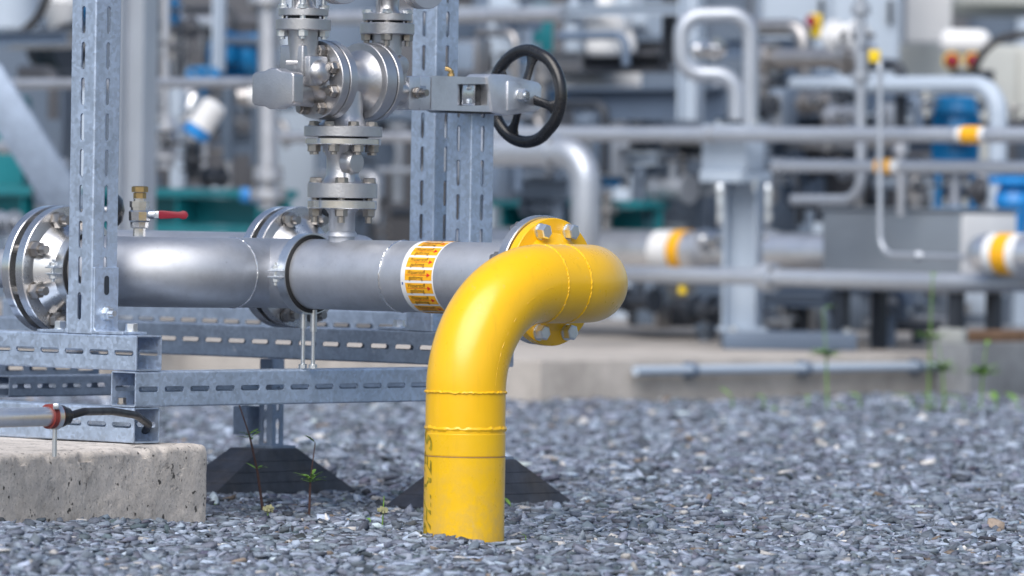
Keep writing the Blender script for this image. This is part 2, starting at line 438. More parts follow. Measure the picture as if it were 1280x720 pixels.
# --- grey steel line: run, branch elbow, flanges, label ----------------------------
gp = thing('steel_pipe', 'grey stainless pipe with tee, elbow and orange label, bolted to the yellow pipe', 'pipe', V((T.x, T.y, ZR-GR)))
BK = .852+.13
b = B(); b.tube([F-P*.03, F-P*BK], GR, 72, cap=False); b.lathe(F-P*BK, -P, [(0, GR), (.02, GR*.97), (.04, GR*.8), (.052, GR*.45), (.056, 0)], 48); b.build('run', 'stainless', gp)
def flange_at(c, a, parent, r=.1425, t=.023, rb=.12, hub=GR, mat='stainless', n=8, bl=None):
    """weld neck flange whose joint face is at c, neck along a"""
    bb = B(); bb.disc(c, a, r, t, hub*.9, .002, 72); bb.lathe(c, a, [(t-.001, hub+.036), (t+.012, hub+.024), (t+.042, hub+.001), (t+.042, hub-.004)], 64)
    return bb.build('flange', mat, parent)
f1 = flange_at(F-P*.0015, -P, gp, .1425, .024, mat='flange_steel')
flange_bolts(f1, F, -P, .1195, 8, ends=((1, .026),), af=.030, t=.018, stud=.012, off=.5)
for s, jit in ((.43, .0012), (.852-.13, .0)):
    bb = B(); bb.ring(F-P*s, P, GR, .0024 if jit else .0012, 140, 8, jit); bb.build('weld_bead', 'stainless_bright', gp)
tc = .36; K = T-Q*tc; RE = .24
cE = K+Q*RE-P*RE
pe = [T, T-Q*(tc-RE)]+arc(cE, P, -Q, RE, 0, PI/2, 44)[1:]
FL = K-P*.312
pe.append(FL+P*.02)
b = B(); b.tube(pe, GR, 72, cap=False); b.build('branch_elbow', 'stainless', gp)
bb = B(); bb.ring(T-Q*(tc-RE), Q, GR, .0016, 140, 8, .0008); bb.build('weld_bead', 'stainless_bright', gp)
f2 = flange_at(FL, P, gp, .1475, .026, mat='flange_steel')
flange_bolts(f2, FL, P, .123, 8, ends=((1, .026),), af=.032, t=.02, stud=.02, back=.09, off=.5)
b = B(); b.disc(FL-P*.046, P, .1475, .026, GR*.9, .002, 72); b.lathe(FL, -P, [(.04, .108), (.06, .09), (.10, .05), (.10, .046)], 64); f3 = b.build('counter_flange', 'stainless_bright', gp)
b = B(); b.disc(FL-P*.016, P, .105, .014, .07); b.build('gasket', 'rubber', gp)
b = B(); b.tube([FL-P*.09, FL-P*.8], .045, 40); b.build('reduced_run', 'stainless', gp)
rb = W(366, 334, 13.34)
rp = thing('rear_pipe', 'second grey pipe with a bolted flange pair half hidden behind the tee', 'pipe', V((rb.x, rb.y, rb.z-GR)))
f4 = flange_at(rb, P, rp, .1425, .024, mat='flange_steel')
flange_bolts(f4, rb, P, .12, 8, ends=((1, .026),), af=.030, t=.018, stud=.014, back=.09, off=.5)
b = B(); b.disc(rb-P*.042, P, .1425, .026, GR*.9, .002, 72); b.lathe(rb, -P, [(.04, .11), (.06, .1), (.09, GR), (.09, GR-.004)], 64); b.build('counter_flange', 'stainless_bright', rp)
b = B(); b.disc(rb-P*.016, P, .105, .014, .07); b.build('gasket', 'rubber', rp)
b = B(); b.tube([rb-P*.05, rb-P*.9], GR, 56); b.tube([rb+P*.03, rb+P*.2], GR, 56); b.lathe(rb+P*.2, P, [(0, GR), (.02, GR*.97), (.04, GR*.8), (.056, 0)], 48); b.build('run', 'stainless', rp)
# label band
e1 = -Q; 
def cp(s, th, r): return F-P*s+(e1*math.cos(th)+Z*math.sin(th))*r
def patch(bb, s0, s1, t0, t1, r, n=4):
    for i in range(n):
        u, v = t0+(t1-t0)*i/n, t0+(t1-t0)*(i+1)/n
        bb.face([cp(s0, u, r), cp(s1, u, r), cp(s1, v, r), cp(s0, v, r)])
S0, S1 = .363, .264
b = B(); patch(b, S0, S1, -PI, PI, GR+.0006, 96); lab = b.build('pipe_label', 'sticker_white', gp, recalc=False)
NB = 17; step = 2*PI/NB
bo = B(); bk = B(); br = B(); bl = B()
t1v, t1f = textmesh('Wasserstoff', .0128); t2v, t2f = textmesh('gasförmig', .0128)
for i in range(NB):
    t = i*step+.06
    patch(bo, S0-.0135, S1+.004, t-step*.40, t+step*.40, GR+.0010)
    for vs, fs, dy in ((t1v, t1f, .0058), (t2v, t2f, -.0062)):
        add_mapped(bk, vs, fs, lambda v: cp((S0+S1)/2+.002-v.x*.86, t+(v.y+dy)/GR, GR+.0014))
    patch(br, S0-.017, S1+.012, t-.006, t+.006, GR+.0013, 1)
    sA, sB = S1+.019, S1+.008
    br.face([cp(sA, t-.062, GR+.0015), cp(sB, t, GR+.0015), cp(sA, t+.062, GR+.0015)])
for t in (-.18,):
    patch(bl, S0-.0035, S0-.0075, t-.035, t+.035, GR+.0010, 2)
bo.build('label_panel', 'sticker_orange', lab, recalc=False); bk.build('label_text', 'ink_black', lab, recalc=False)
br.build('label_arrow', 'ink_red', lab, recalc=False); bl.build('label_mark', 'ink_blue', lab, recalc=False)

# --- pipe clamps -------------------------------------------------------------------
def clamp(name, label, o, a, R, side, rod_to, w=.026, group=None):
    t = thing(name, label, 'pipe clamp', V((o.x, o.y, rod_to if rod_to else o.z-R)), group)
    b = B(); b.lathe(o-a*(w*.6), a, [(0, R+.0005), (0, R+.009), (w*1.2, R+.009), (w*1.2, R+.0005)], 72); b.build('rubber_lining', 'rubber', t)
    b = B(); b.lathe(o-a*(w/2), a, [(0, R+.0095), (0, R+.0125), (w, R+.0125), (w, R+.0095)], 72)
    for dz in (.007, -.007): b.box(o+side*(R+.026)+Z*dz, (.015, w/2, .0016), (side, a, Z), .001)
    b.build('band', 'zinc', t)
    bo = o+side*(R+.028)
    for sg in (1, -1):
        b = B(); b.box(o+side*(R+.026)+Z*.0095*sg, (.010, .011, .0022), (side, a, Z), .001); b.build('ear', 'zinc', t)
    b = B(); b.cyl(bo-Z*.026, bo+Z*.026, .0045, 12); b.hexa(bo+Z*.009, Z, .016, .010); b.hexa(bo-Z*.009, -Z, .016, .010); b.build('bolt', 'zinc', t, smooth=25)
    return t
c = along(F, P, 387)
CL = c
# --- support frame -----------------------------------------------------------------
w = .0785
PA = V((-.9377, 12.75, 0))                            # plan position of the front post
zB1t = H-.278                                         # top of the beams that carry the posts
def fz(z): return V((0, 0, z))
fr = thing('pipe_rack', 'galvanised frame of slotted square beams and posts carrying the grey pipe', 'frame', V((PA.x, PA.y, zB1t-3*w)))
GQ = 1.05
def beam(o, a, bb, cc, L, name='beam', mat='galvanised', ph=.009, width=w, open_ends=True):
    x = B(); x.slot_tube(o, a, bb, cc, L, width, phase=ph, open_ends=open_ends); return x.build(name, mat, fr, smooth=30)
KE = .185
front = PA+fz(zB1t-w/2)
beam(front+P*KE, -P, Q, Z, 1.6)                                       # B1
b2o = PA+P*(KE-w/2)-Q*(w/2)+fz(zB1t-1.5*w-.0015)
beam(b2o, Q, P, Z, GQ+w+.0)                                           # B2
beam(PA+P*(KE-.004)+fz(zB1t-2.5*w-.003), -P, Q, Z, 1.6)               # B3
rear = PA+Q*GQ+fz(zB1t-w/2+.002)
beam(rear+P*.29, -P, Q, Z, 2.3, mat='galvanised_old')                 # B5
beam(b2o-P*1.30, Q, P, Z, GQ+w, mat='galvanised_old')
beam(PA+Q*1.75-P*.35+fz(zB1t-w/2+.03), -P, Q, Z, 1.8, mat='galvanised_old')
beam(b2o-P*.72+Q*.3-Z*.02, Q, P, Z, 1.5, mat='galvanised_old', width=.05)
# posts
beam(PA+fz(zB1t+.001), Z, P, Q, 1.6, 'post', ph=.03, width=.079)
beam(PA+Q*GQ+P*.06+fz(zB1t+.003), Z, P, Q, 1.6, 'post', ph=.055, width=.079)
beam(PA+Q*(GQ-.081)+P*.252+fz(zB1t-w+.004), Z, P, Q, W(590, 108, 13.41).z-zB1t+w, 'post', ph=.02, width=.079, open_ends=False)
# angle brackets at post feet
def bracket(o, n, s, hgt=.148, run=.1, wd=.075):
    """upright leaf on the post face (normal n), foot along n; s is the width direction"""
    t = thing if False else None
    x = B()
    prof = [V((0, 0, 0)), n*run, n*run+Z*.006, n*.014+Z*.006, n*.0085+Z*.0085, n*.006+Z*.014, n*.006+Z*hgt, Z*hgt]
    x.prism([o+q-s*wd/2 for q in prof], s*wd, .001, 1)
    br_ = x.build('angle_bracket', 'galvanised', fr, smooth=30)
    # slotted hole (dark inset) and bolts
    x = B()
    for zz in (.108,):
        x.prism([o+n*.0063+s*(.0075*math.cos(q))+Z*(zz+(.014 if math.sin(q) > 0 else -.014)+.0075*math.sin(q)) for q in [2*PI*i/16 for i in range(16)]], n*.0006)
    x.build('slot_hole', 'dark_grey', br_)
    bolt(br_, o+n*.006+Z*.045, n, .026, .012, stud=.012, sr=.007, mat='zinc')
    bolt(br_, o+n*(run-.024)+Z*.006+s*.012, Z, .024, .016, mat='zinc')
pf = .0395
bracket(PA+P*pf+fz(zB1t+.001), P, Q)
bracket(PA-P*pf+fz(zB1t+.001), -P, Q, .085)
bracket(PA+Q*GQ+P*(.06-.0395)+fz(zB1t+.003), -P, Q, .11)
# short channel hanging under the top beam at the left
x = B(); o = PA-P*.36-Q*.06+fz(zB1t-w-.0025-.021)
for s in (-1, 1): x.box(o+P*s*.019, (.0015, .06, .0205), (P, Q, Z))
x.box(o-Z*.019, (.0205, .06, .0015), (P, Q, Z))
for s in (-1, 1): x.box(o+P*s*.014+Z*.019, (.0065, .06, .0015), (P, Q, Z))
x.build('channel', 'galvanised', fr)
bolt(fr, o+P*.05-Q*.045+Z*.02, -Z, .02, .02, stud=.015, sr=.007)
# cross-clamp bolts inside beam ends
bolt(fr, PA+P*(KE-.03)-Q*.028+fz(zB1t-w+.004), Z, .017, .012, mat='bolt_steel')
bolt(fr, PA+P*(KE-.055)-Q*.028+fz(zB1t-2*w+.003), Z, .017, .012, mat='bolt_steel')
# clamps on the frame
cl1 = clamp('pipe_clamp', 'zinc pipe clamp with black rubber lining around the tee, held on two threaded rods', CL, P, GR, -Q, zB1t-w)
for dx, gap in ((-.008, 0), (.010, 0)):
    b = B(); p0 = CL+P*dx*1.2+Q*dx*.6; b.cyl(V((p0.x, p0.y, zB1t-w+.001)), V((p0.x, p0.y, ZR-GR-.008)), .0046, 12)
    b.cyl(V((p0.x, p0.y, zB1t-w+.085 if dx > 0 else ZR-GR-.045)), V((p0.x, p0.y, zB1t-w+.135 if dx > 0 else ZR-GR-.012)), .0078, 12)
    b.hexa(V((p0.x, p0.y, zB1t-w+.001)), Z, .017, .010); b.build('threaded_rod', 'zinc', cl1)
cc_ = FL+P*.085
cl2 = clamp('pipe_clamp', 'zinc pipe clamp right behind the left flange, half hidden by the tall post', cc_, P, GR, -Q, None)
# --- support feet --------------------------------------------------------------------
def foot(px_k, q_off, label, hz=.118, qh=.25, ph=.08):
    o = PA+P*px_k+Q*(q_off+.06)
    x = B(); lv = [(0, ph+.0, qh+.0), (.012, ph, qh), (.012, ph-.004, qh-.004), (hz-.004, .052, .07), (hz, .049, .067)]
    rings = [[x.bm.verts.new(o+P*i*a+Q*j*bq+Z*z) for i, j in ((-1,-1),(1,-1),(1,1),(-1,1))] for z, a, bq in lv]
    for A, C in zip(rings, rings[1:]):
        for k in range(4): x.bm.faces.new([A[k], A[(k+1) % 4], C[(k+1) % 4], C[k]])
    x.bm.faces.new(rings[-1]); t = x.build('rubber_foot', 'rubber_foot', fr, smooth=0)
    x = B()
    for f in (.25, .5, .75):
        z = .012+(hz-.016)*f; a = ph-.004+(.052-ph+.004)*f; bq = qh-.004+(.07-qh+.004)*f
        x.tube([o+P*i*a+Q*j*bq+Z*z for i, j in ((-1,-1),(1,-1),(1,1),(-1,1))], .0012, 5, closed=True)
    x.build('rib', 'rubber_foot', t)
    x = B(); x.slot_tube(o+Z*(hz+.001)+Q*.025, Z, P, Q, zB1t-w*2-hz-.004 if q_off < .5 else zB1t-w-hz-.004, .045, phase=.008); x.box(o+Z*(hz+.003)+Q*.025, (.045, .04, .003), (P, Q, Z)); x.build('upright', 'galvanised_old', t)
    x = B(); x.slot_tube(o+Z*(hz+.03)-P*.06, Z, P, Q, .07, .05, phase=.006); x.build('side_plate', 'galvanised_old', t)
    return t
foot(-.55, GQ, 'black pyramid rubber foot under the frame beside the concrete block')
foot(.155, GQ+.02, 'black pyramid rubber foot standing behind the yellow pipe')
# --- small ball valve and black knob behind the elbow --------------------------------
vb = W(174, 292, 13.05); vb = V((vb.x, vb.y, ZR+GR-.004))
bv = thing('ball_valve', 'small steel ball valve with red lever and brass plug on top of the grey pipe', 'valve', vb)
hz_ = lambda y: W(174, y, 13.05).z-vb.z
b = B(); b.lathe(vb, Z, [(0, .014), (.022, .014), (.024, .020), (.036, .021), (.040, .024), (.060, .025), (.064, .020), (.070, .020), (.070, .023), (.084, .023), (.084, .014), (.09, .014), (.09, 0)], 8); b.build('valve_body', 'stainless_bright', bv, smooth=20)
b = B(); b.hexa(vb+Z*.0905, Z, .026, .014); b.hexa(vb+Z*.105, Z, .033, .014); b.build('plug', 'brass', bv, smooth=25)
b = B(); o = vb+X*.018+Z*.054; b.cyl(vb+Z*.054, o+X*.016, .010, 12); b.box(o+X*.024, (.014, .004, .008), bev=.001); b.build('stem', 'zinc', bv)
b = B(); b.prism([o+X*x-Y*.006+Z*z for x, z in ((.026, .008), (.03, .010), (.072, .007), (.082, .010), (.09, .008), (.094, 0), (.09, -.008), (.082, -.010), (.072, -.007), (.03, -.010), (.026, -.008))], Y*.012, .002); b.build('lever', 'red_paint', bv)
kb = W(148, 263, 13.1)
kt = thing('knob', 'round black knob on a short stem peeping out behind the tall post', 'knob', V((kb.x-.02, kb.y, kb.z-.06)))
b = B(); b.lathe(kb-X*.012, X, [(-.012, 0), (-.012, .028), (-.006, .036), (.012, .036), (.022, .026), (.027, 0)], 32); b.build('cap', 'black_plastic', kt)
b = B(); b.tube(bend([kb-X*.024, kb-X*.05, V((kb.x-.05, kb.y, ZR+GR-.01))], .015), .009, 14); b.build('stem', 'stainless', kt)

# --- changeover valve tower -----------------------------------------------------------
O = along(F, P, 427.5); DT = O.y
zt = lambda y: W(427.5, y, DT).z
AX = V((O.x, O.y, 0))
at = lambda q, p, z: AX+Q*q+P*p+Z*z
tw = thing('changeover_valve', 'cast steel three-way changeover valve with flanges standing on the grey pipe', 'valve', V((O.x, O.y, ZR+GR)))
def cap(o, a, r, t, hub=0, name='flange', mat='cast_steel', parent=None):
    x = B(); x.disc(o, a, r, t, hub, .0015, 64); return x.build(name, mat, parent or tw)
r1 = .0785
b = B(); b.lathe(V((O.x, O.y, 0)), Z, [(ZR+GR-.02, .030), (zt(268), .030), (zt(262.5), .036), (zt(261), .04)], 40); b.lathe(V((O.x, O.y, 0)), Z, [(zt(295.5), .036), (zt(291), .034), (zt(289), .0305)], 40); b.build('stub', 'stainless', tw)
fA = cap(at(0, 0, zt(261)), Z, r1, zt(250.5)-zt(261), 0, 'flange', 'stainless_bright')
cap(at(0, 0, zt(250.3)), Z, .048, zt(247.7)-zt(250.3), 0, 'gasket', 'dark_grey')
fB = cap(at(0, 0, zt(247.5)), Z, r1+.001, zt(229)-zt(247.5), 0)
ref = (P-Q*1.1).normalized()
flange_bolts(fA, at(0, 0, zt(261)), -Z, .061, 4, off=0, ends=((1, 0),), af=.026, t=.015, stud=.014, sr=.0085, ref=ref, mat='bolt_steel', back=.05)
flange_bolts(fB, at(0, 0, zt(229)), Z, .061, 4, off=0, ends=((1, 0),), af=.026, t=.010, ref=ref)
b = B(); b.lathe(AX, Z, [(zt(229), .05), (zt(225), .042), (zt(219), .037), (zt(196), .037), (zt(189), .041), (zt(181), .05)], 48); b.build('spool', 'cast_steel', tw)
bo_ = at(0, .0, zt(203)); b = B(); b.lathe(bo_+P*.026-Q*.012, P, [(0, .027), (.018, .027), (.026, .0255), (.030, .0225), (.031, 0)], 36); b.lathe(bo_+P*.03-Q*.012-Z*.027, Z, [(-.03, .017), (0, .014), (.012, .012)], 20); b.build('boss', 'cast_steel', tw)
fC = cap(at(0, 0, zt(181)), Z, .0860, zt(173)-zt(181), 0, 'flange', 'stainless_bright')
cap(at(0, 0, zt(173)), Z, .058, zt(171.5)-zt(173), 0, 'gasket', 'dark_grey')
fD = cap(at(0, 0, zt(171)), Z, .0890, zt(158)-zt(171), 0)
flange_bolts(fC, at(0, 0, zt(181)), -Z, .071, 8, off=.4, ends=((1, 0),), af=.023, t=.014, stud=.006, sr=.008, ref=P)
flange_bolts(fD, at(0, 0, zt(158)), Z, .071, 8, off=.4, ends=((1, 0),), af=.021, t=.008, ref=P)
zb = zt(101); 
b = B(); b.lathe(AX, Z, [(zt(158), .062), (zt(153), .050), (zt(144), .044), (zt(120), .046), (zt(101), .04)], 48)
b.lathe(at(0, 0, zb), Q, [(-.05, .07), (-.03, .055), (-.012, .050), (.012, .050), (.03, .056), (.052, .074)], 56)
for s in (-1, 1):
    b.prism([at(-.045*s*0-.046, s*.004, zb-.085), at(-.046, s*.004, zb+.02), at(.046, s*.004, zb+.02), at(.046, s*.004, zb-.085)], P*.012*s, .002)
b.build('valve_body', 'cast_steel', tw)
DR = .0885
for q0, q1 in ((-.0955, -.0715), (-.070, -.046), (.0495, .0845), (.0865, .1035)):
    big = cap(at(q0, 0, zb), Q, DR if q0 in (-.0955, .0495) else DR+.0015, q1-q0, 0, 'bonnet_flange')
    if q0 == -.0955: bf = big
    if q0 == .0495: bf2 = big
for q0 in (-.0715, .0845): cap(at(q0, 0, zb), Q, DR-.004, .002, 0, 'gasket', 'dark_grey')
flange_bolts(bf, at(-.0955, 0, zb), -Q, .070, 8, off=.5, af=.024, t=.018, stud=.004, sr=.008, mat='bolt_steel')
b = B(); p = at(-.0955, .055, zb+.0135); b.lathe(p, -Q, [(0, .008), (.003, .006), (.004, 0)], 14); b.build('plug', 'zinc', bf)
# side outlets that turn up to the two upper flanges
def outlet(q, ax_px, flip):
    zl = W(ax_px, 101, DT+q*.74).z
    A = at(q, 0, 0)
    b = B()
    top = W(ax_px, 38 if not flip else 43, DT+q*.74).z
    path = bend([at(-.09 if not flip else .1, 0, zb-.012), at(q, 0, zb-.012), at(q, 0, top)], .06, 12)
    n = len(path); rr = [.05-.018*min(1, i/(n*.7)) for i in range(n)]; rr[-1] = .036; rr[-2] = .031
    b.tube(path, rr, 36); b.build('outlet_neck', 'cast_steel', tw)
    return top
for flip, q, apx, ys in ((0, -.135, 379, (38, 24, 20, 11)), (1, .14, 481, (43, 29, 26, 17))):
    outlet(q, apx, flip)
    d = DT+q*.741; A = at(q, 0, 0); zz = [W(apx, y, d).z for y in ys]
    fE = cap(A+Z*zz[0], Z, .0625, zz[1]-zz[0], 0)
    cap(A+Z*zz[1], Z, .036, zz[2]-zz[1], 0, 'gasket', 'dark_grey')
    flange_bolts(fE, A+Z*zz[0], -Z, .047, 4, off=0, af=.022, t=.012, stud=.005 if not flip else .012, sr=.007, ref=ref, mat='zinc' if not flip else 'bolt_steel', back=.05)
# blocks cast on the left outlet
b = B()
o = W(374, 76, DT-.135*.741-.03); b.box(V((at(-.135, -.008, 0).x, at(-.135, -.008, 0).y, o.z)), (.037, .03, .036), (P, Q, Z), .005, 3)
o2 = W(361, 78, DT-.16); b.cyl(o2-X*.006, o2+X*.02, .006, 14)
lug = at(-.128, .045, W(392, 91, DT-.1).z); b.lathe(lug, P, [(-.03, .03), (0, .029), (.012, .025), (.019, .016), (.022, 0)], 32)
b.box(lug-P*.03+Z*.004, (.03, .03, .034), (P, Q, Z), .006)
b.build('outlet_block', 'cast_steel', tw)
ob = at(-.205, -.008, W(347, 111, DT-.15).z)
oct_ = [(-.066, -.031), (-.058, -.037), (-.025, -.040), (-.012, -.046), (.012, -.046), (.025, -.040), (.058, -.037), (.066, -.031), (.066, .031), (.058, .037), (.025, .040), (.012, .046), (-.012, .046), (-.025, .040), (-.058, .037), (-.066, .031)]
b = B(); b.prism([ob-Q*.018+P*i+Z*j for i, j in oct_], Q*.034, .004, 3); b.cyl(ob+Q*.014, ob+Q*.115, .033, 32, .040); b.build('blind_cover', 'cast_steel', tw)
# right outlet lugs
b = B(); lug2 = at(.15, .03, W(497, 82, DT+.1).z); b.lathe(lug2, P, [(-.03, .026), (0, .025), (.012, .02), (.017, 0)], 28); b.box(at(.15, 0, zb+.02), (.03, .03, .04), (P, Q, Z), .008); b.build('outlet_block', 'cast_steel', tw)
# operating arm along Q and handwheel
za = W(545, 116, DT+.25).z
q_ = lambda px: along(V((O.x+P.x*.03, O.y+P.y*.03, 0)), Q, px)
def armz(px, py):
    p = q_(px); return V((p.x, p.y, W(px, py, p.y).z))
b = B(); b.cyl(at(.095, 0, za), at(.24, 0, za), .033, 32); b.build('spindle_housing', 'cast_steel', tw)
b = B()
def plate(poly, th, mat_bev=.003, off=0): b.prism([armz(x, y)+P*off for x, y in poly], -P*th, mat_bev, 2)
hp = .060
plate([(508, 96), (519, 95), (522, 97), (522, 135), (519, 138), (508, 137)], hp+.004, .002, .003)
plate([(523, 96), (536, 95), (536, 137), (523, 138)], hp, .002)
# main hollow box around the window
plate([(537, 94.5), (612, 97), (612, 105), (537, 105)], hp, 0)
plate([(537, 131.8), (612, 131.8), (612, 140), (537, 137.5)], hp, 0)
plate([(537, 105.02), (569.5, 105.02), (569.5, 131.78), (537, 131.78)], hp, 0)
plate([(607, 105.02), (620.5, 105.02), (620.5, 131.78), (607, 131.78)], hp, 0)
plate([(569, 104.1), (608, 105), (608, 132.4), (569, 131.6)], .008, .0005, -hp+.002)
plate([(571, 105), (580, 105), (580, 131.5), (571, 131.3)], .03, .0005, -.018)
b.build('gear_arm', 'cast_alu', tw)
b = B(); plate([(580.6, 105.4), (595.5, 105.8), (595.5, 131.8), (580.6, 131.4)], .004, .0005, -.010); ind = b.build('indicator_plate', 'stainless_bright', tw)
for y in (109.5, 126.5): bolt(ind, armz(588, y)-P*.010, P, .010, .003, mat='zinc')
b = B(); plate([(596, 106), (607.5, 106), (607.5, 132), (596, 132)], .03, .0005, -.02); b.build('recess', 'black_plastic', tw)
b = B(); plate([(604, 96), (609, 92.5), (628, 93), (669, 103), (673, 108), (672, 136), (667, 139), (630, 144.5), (612, 141)], hp+.012, .004, .006); b.build('gear_head', 'cast_alu', tw)
b = B(); plate([(629, 101), (655, 105), (655, 134), (629, 138.5)], .004, .0015, .0095); b.build('cover_plate', 'cast_alu', tw)
bolt(tw, armz(645, 119)+P*.0095, P, .027, .014, mat='zinc', stud=.004, sr=.008)
b = B(); plate([(553, 138.2), (560, 141), (618, 142.5), (618, 140.6)], hp-.004, .0005, -.002); b.build('seal_strip', 'black_plastic', tw)
bolt(tw, armz(515, 116)+P*.008+Q*.0, P, .022, .012, stud=.018, sr=.008)
nb = armz(573, 95)-P*.03; b = B(); b.cyl(nb-Z*.004, nb+Z*.014, .006, 12); b.tube([nb+Z*.012, nb+Z*.016-X*.006, nb+Z*.018-X*.014], .0055, 12); b.hexa(nb, Z, .014, .007); b.build('grease_nipple', 'brass', tw)
hw = q_(668); hq = V((hw.x, hw.y, W(667, 120, hw.y).z))-P*.03
HW = thing('handwheel', 'black spoked handwheel at the end of the valve arm', 'handwheel', V((hq.x, hq.y, hq.z-.12)))
e1 = (Z*.97+P*.24).normalized(); e2 = Q.cross(e1)
b = B(); ring = [hq+(e1*math.cos(2*PI*i/96)+e2*math.sin(2*PI*i/96))*(.108-.0025*max(0, math.cos(2*PI*i/96*3-.3))**6) for i in range(96)]; b.tube(ring, .0145, 18, closed=True)
wh = b.build('rim', 'black_plastic', HW)
b = B()
for t in (-.05, 1.62, 3.37, 5.0):
    d = e1*math.cos(t)+e2*math.sin(t); sd = Q.cross(d)
    n = 9; L = []
    for i in range(n+1):
        f = i/n; c_ = hq+d*(.012+.09*f)-Q*(.018*(1-f)**1.5); wd = .0145-.004*math.sin(f*PI)+(.012*max(0, f-.75)/.25); th = .007
        L.append([b.bm.verts.new(c_+sd*wd*math.cos(x)+Q*th*math.sin(x)) for x in [2*PI*j/12 for j in range(12)]])
    for A, C in zip(L, L[1:]):
        for j in range(12): b.bm.faces.new([A[j], A[(j+1) % 12], C[(j+1) % 12], C[j]])
b.build('spoke', 'black_plastic', HW)
b = B(); b.lathe(hq-Q*.042, Q, [(0, 0), (0, .018), (.006, .021), (.05, .021), (.056, .016), (.056, 0)], 32); b.build('hub', 'black_plastic', HW)
b = B(); b.cyl(hq-Q*.075, hq-Q*.03, .010, 16); b.hexa(hq-Q*.062, Q, .03, .012); b.build('spindle', 'zinc', HW)
# safety valves above, cut by the frame
for flip, q, apx, ys, lab in ((0, -.135, 379, (20, 11), 'left steel relief valve on the nearer outlet flange, round blank cover on its side'), (1, .14, 481, (26, 17), 'right steel relief valve on the farther outlet flange, round blank cover on its side')):
    d = DT+q*.741; A = at(q, 0, 0); zz = [W(apx, y, d).z for y in ys]
    t = thing('relief_valve', lab, 'valve', A+Z*zz[0], 'relief valves on the changeover valve')
    b = B(); b.disc(A+Z*zz[0], Z, .0565, zz[1]-zz[0], 0, .0015, 64); fl_ = b.build('flange', 'cast_steel', t)
    flange_bolts(fl_, A+Z*zz[1], Z, .046, 4, off=0, af=.021, t=.007, stud=.012 if not flip else 0, sr=.007, ref=ref, mat='zinc')
    b = B(); b.lathe(A, Z, [(zz[1], .032), (zz[1]+.006, .026), (zz[1]+.02, .022), (zz[1]+.05, .026), (zz[1]+.08, .05), (zz[1]+.17, .05), (zz[1]+.2, .03), (zz[1]+.42, .026), (zz[1]+.44, 0)], 40)
    for s in (-1, 1): b.box(A+P*s*.02*0+Q*s*.03+Z*(zz[1]+.02), (.004, .006, .03), (P, Q, Z), .002)
    b.build('bonnet', 'cast_steel', t)
    oc = A+P*.05+Z*(zz[1]+.075)
    b = B(); b.cyl(A+Z*(zz[1]+.075), oc+P*.05, .034, 32); b.disc(oc+P*.045, P, .066, .016, 0, .0015, 64); b.build('side_outlet', 'cast_steel', t)
    b = B(); b.disc(oc+P*.0625, P, .066, .013, 0, .0015, 64); b.build('outlet_cover', 'stainless', t)

# --- concrete block and conduit at the front left ---------------------------------------
zbk = zB1t-3*w-.006
dfor = lambda px, py, z: (H-z)*FPX/((py-U)*math.cos(ROLL)-(px-640)*math.sin(ROLL))
pA = W(-60, 573, dfor(-60, 573, zbk)); pB = W(263, 555.5, dfor(263, 555.5, zbk))
dirb = (pB-pA); dirb.z = 0; dirb.normalize(); nb_ = V((-dirb.y, dirb.x, 0))
if nb_.y < 0: nb_ = -nb_
pB.z = 0
b = B(); L = 2.6; dep = .62; zlo = -.12
from mathutils import noise as mn
R_ = .016; sec = []
for i in range(34): sec.append((0, zlo+(zbk-R_-zlo)*i/34, 0))
for i in range(9): a_ = PI/2*i/8; sec.append((R_-R_*math.cos(a_), zbk-R_+R_*math.sin(a_), 1))
for i in range(1, 41): sec.append((R_+(dep-R_)*i/40, zbk, 0))
sec.append((dep, zlo, 0))
us = [0, .001, .003, .006, .010, .015, .022]+[.022+.0095*i for i in range(1, 125)]+[1.4, 1.8, 2.6]
rows = []
for u in us:
    e = .022; ins = 0 if u >= e else e-math.sqrt(max(0, e*e-(e-u)**2))
    row = []
    for (y_, z_, edge) in sec:
        yy = y_+(ins if y_ < dep*.5 else -ins); zz_ = z_-(ins if z_ > zbk-.03 else 0)
        q = pB-dirb*u+nb_*yy+Z*zz_
        dn = mn.noise(q*9)*.005+mn.noise(q*38)*.0022+mn.noise(q*120)*.0012
        if edge: dn -= max(0, mn.noise(q*22)-.05)*.022
        nv_ = (-nb_ if y_ < .004 else Z) if not edge else (Z-nb_).normalized()
        if y_ > .05: dn *= .25
        row.append(b.bm.verts.new(q+nv_*dn))
    rows.append(row)
for A, C_ in zip(rows, rows[1:]):
    for k in range(len(sec)-1): b.bm.faces.new([A[k], A[k+1], C_[k+1], C_[k]])
b.bm.faces.new(rows[0])
blk = b.build('concrete_block', 'concrete_rough', None, smooth=60, label='weathered pale concrete block with pitted face under the galvanised rack at front left', category='concrete block')
dc = 11.95
cp0 = W(-60, 524, dc-.2); cp1 = W(64, 520.5, dc)
cd = (cp1-cp0).normalized()
ct = thing('cable_conduit', 'shiny steel cable conduit ending in a clamp with a black cable above the concrete block', 'conduit', V((cp1.x, cp1.y, zbk)))
b = B(); b.tube([cp0, cp1+cd*.004], .0205, 36); b.build('tube', 'conduit_bright', ct)
b = B(); b.lathe(cp1, cd, [(-.010, .0208), (-.010, .0262), (.004, .0262), (.004, .0208)], 40); b.lathe(cp1, cd, [(.012, .0208), (.012, .0255), (.018, .0255), (.018, .0208)], 40); b.build('red_lining', 'red_rubber', ct)
b = B(); b.lathe(cp1, cd, [(.002, .0263), (.002, .0285), (.014, .0285), (.014, .0263)], 40); b.box(cp1-Y*.02+X*.012+Z*.022, (.006, .01, .006), bev=.001); b.cyl(cp1+X*.008-Z*.027, V((cp1.x+.008, cp1.y, zbk-.001)), .005, 12); b.build('clamp_band', 'zinc', ct)
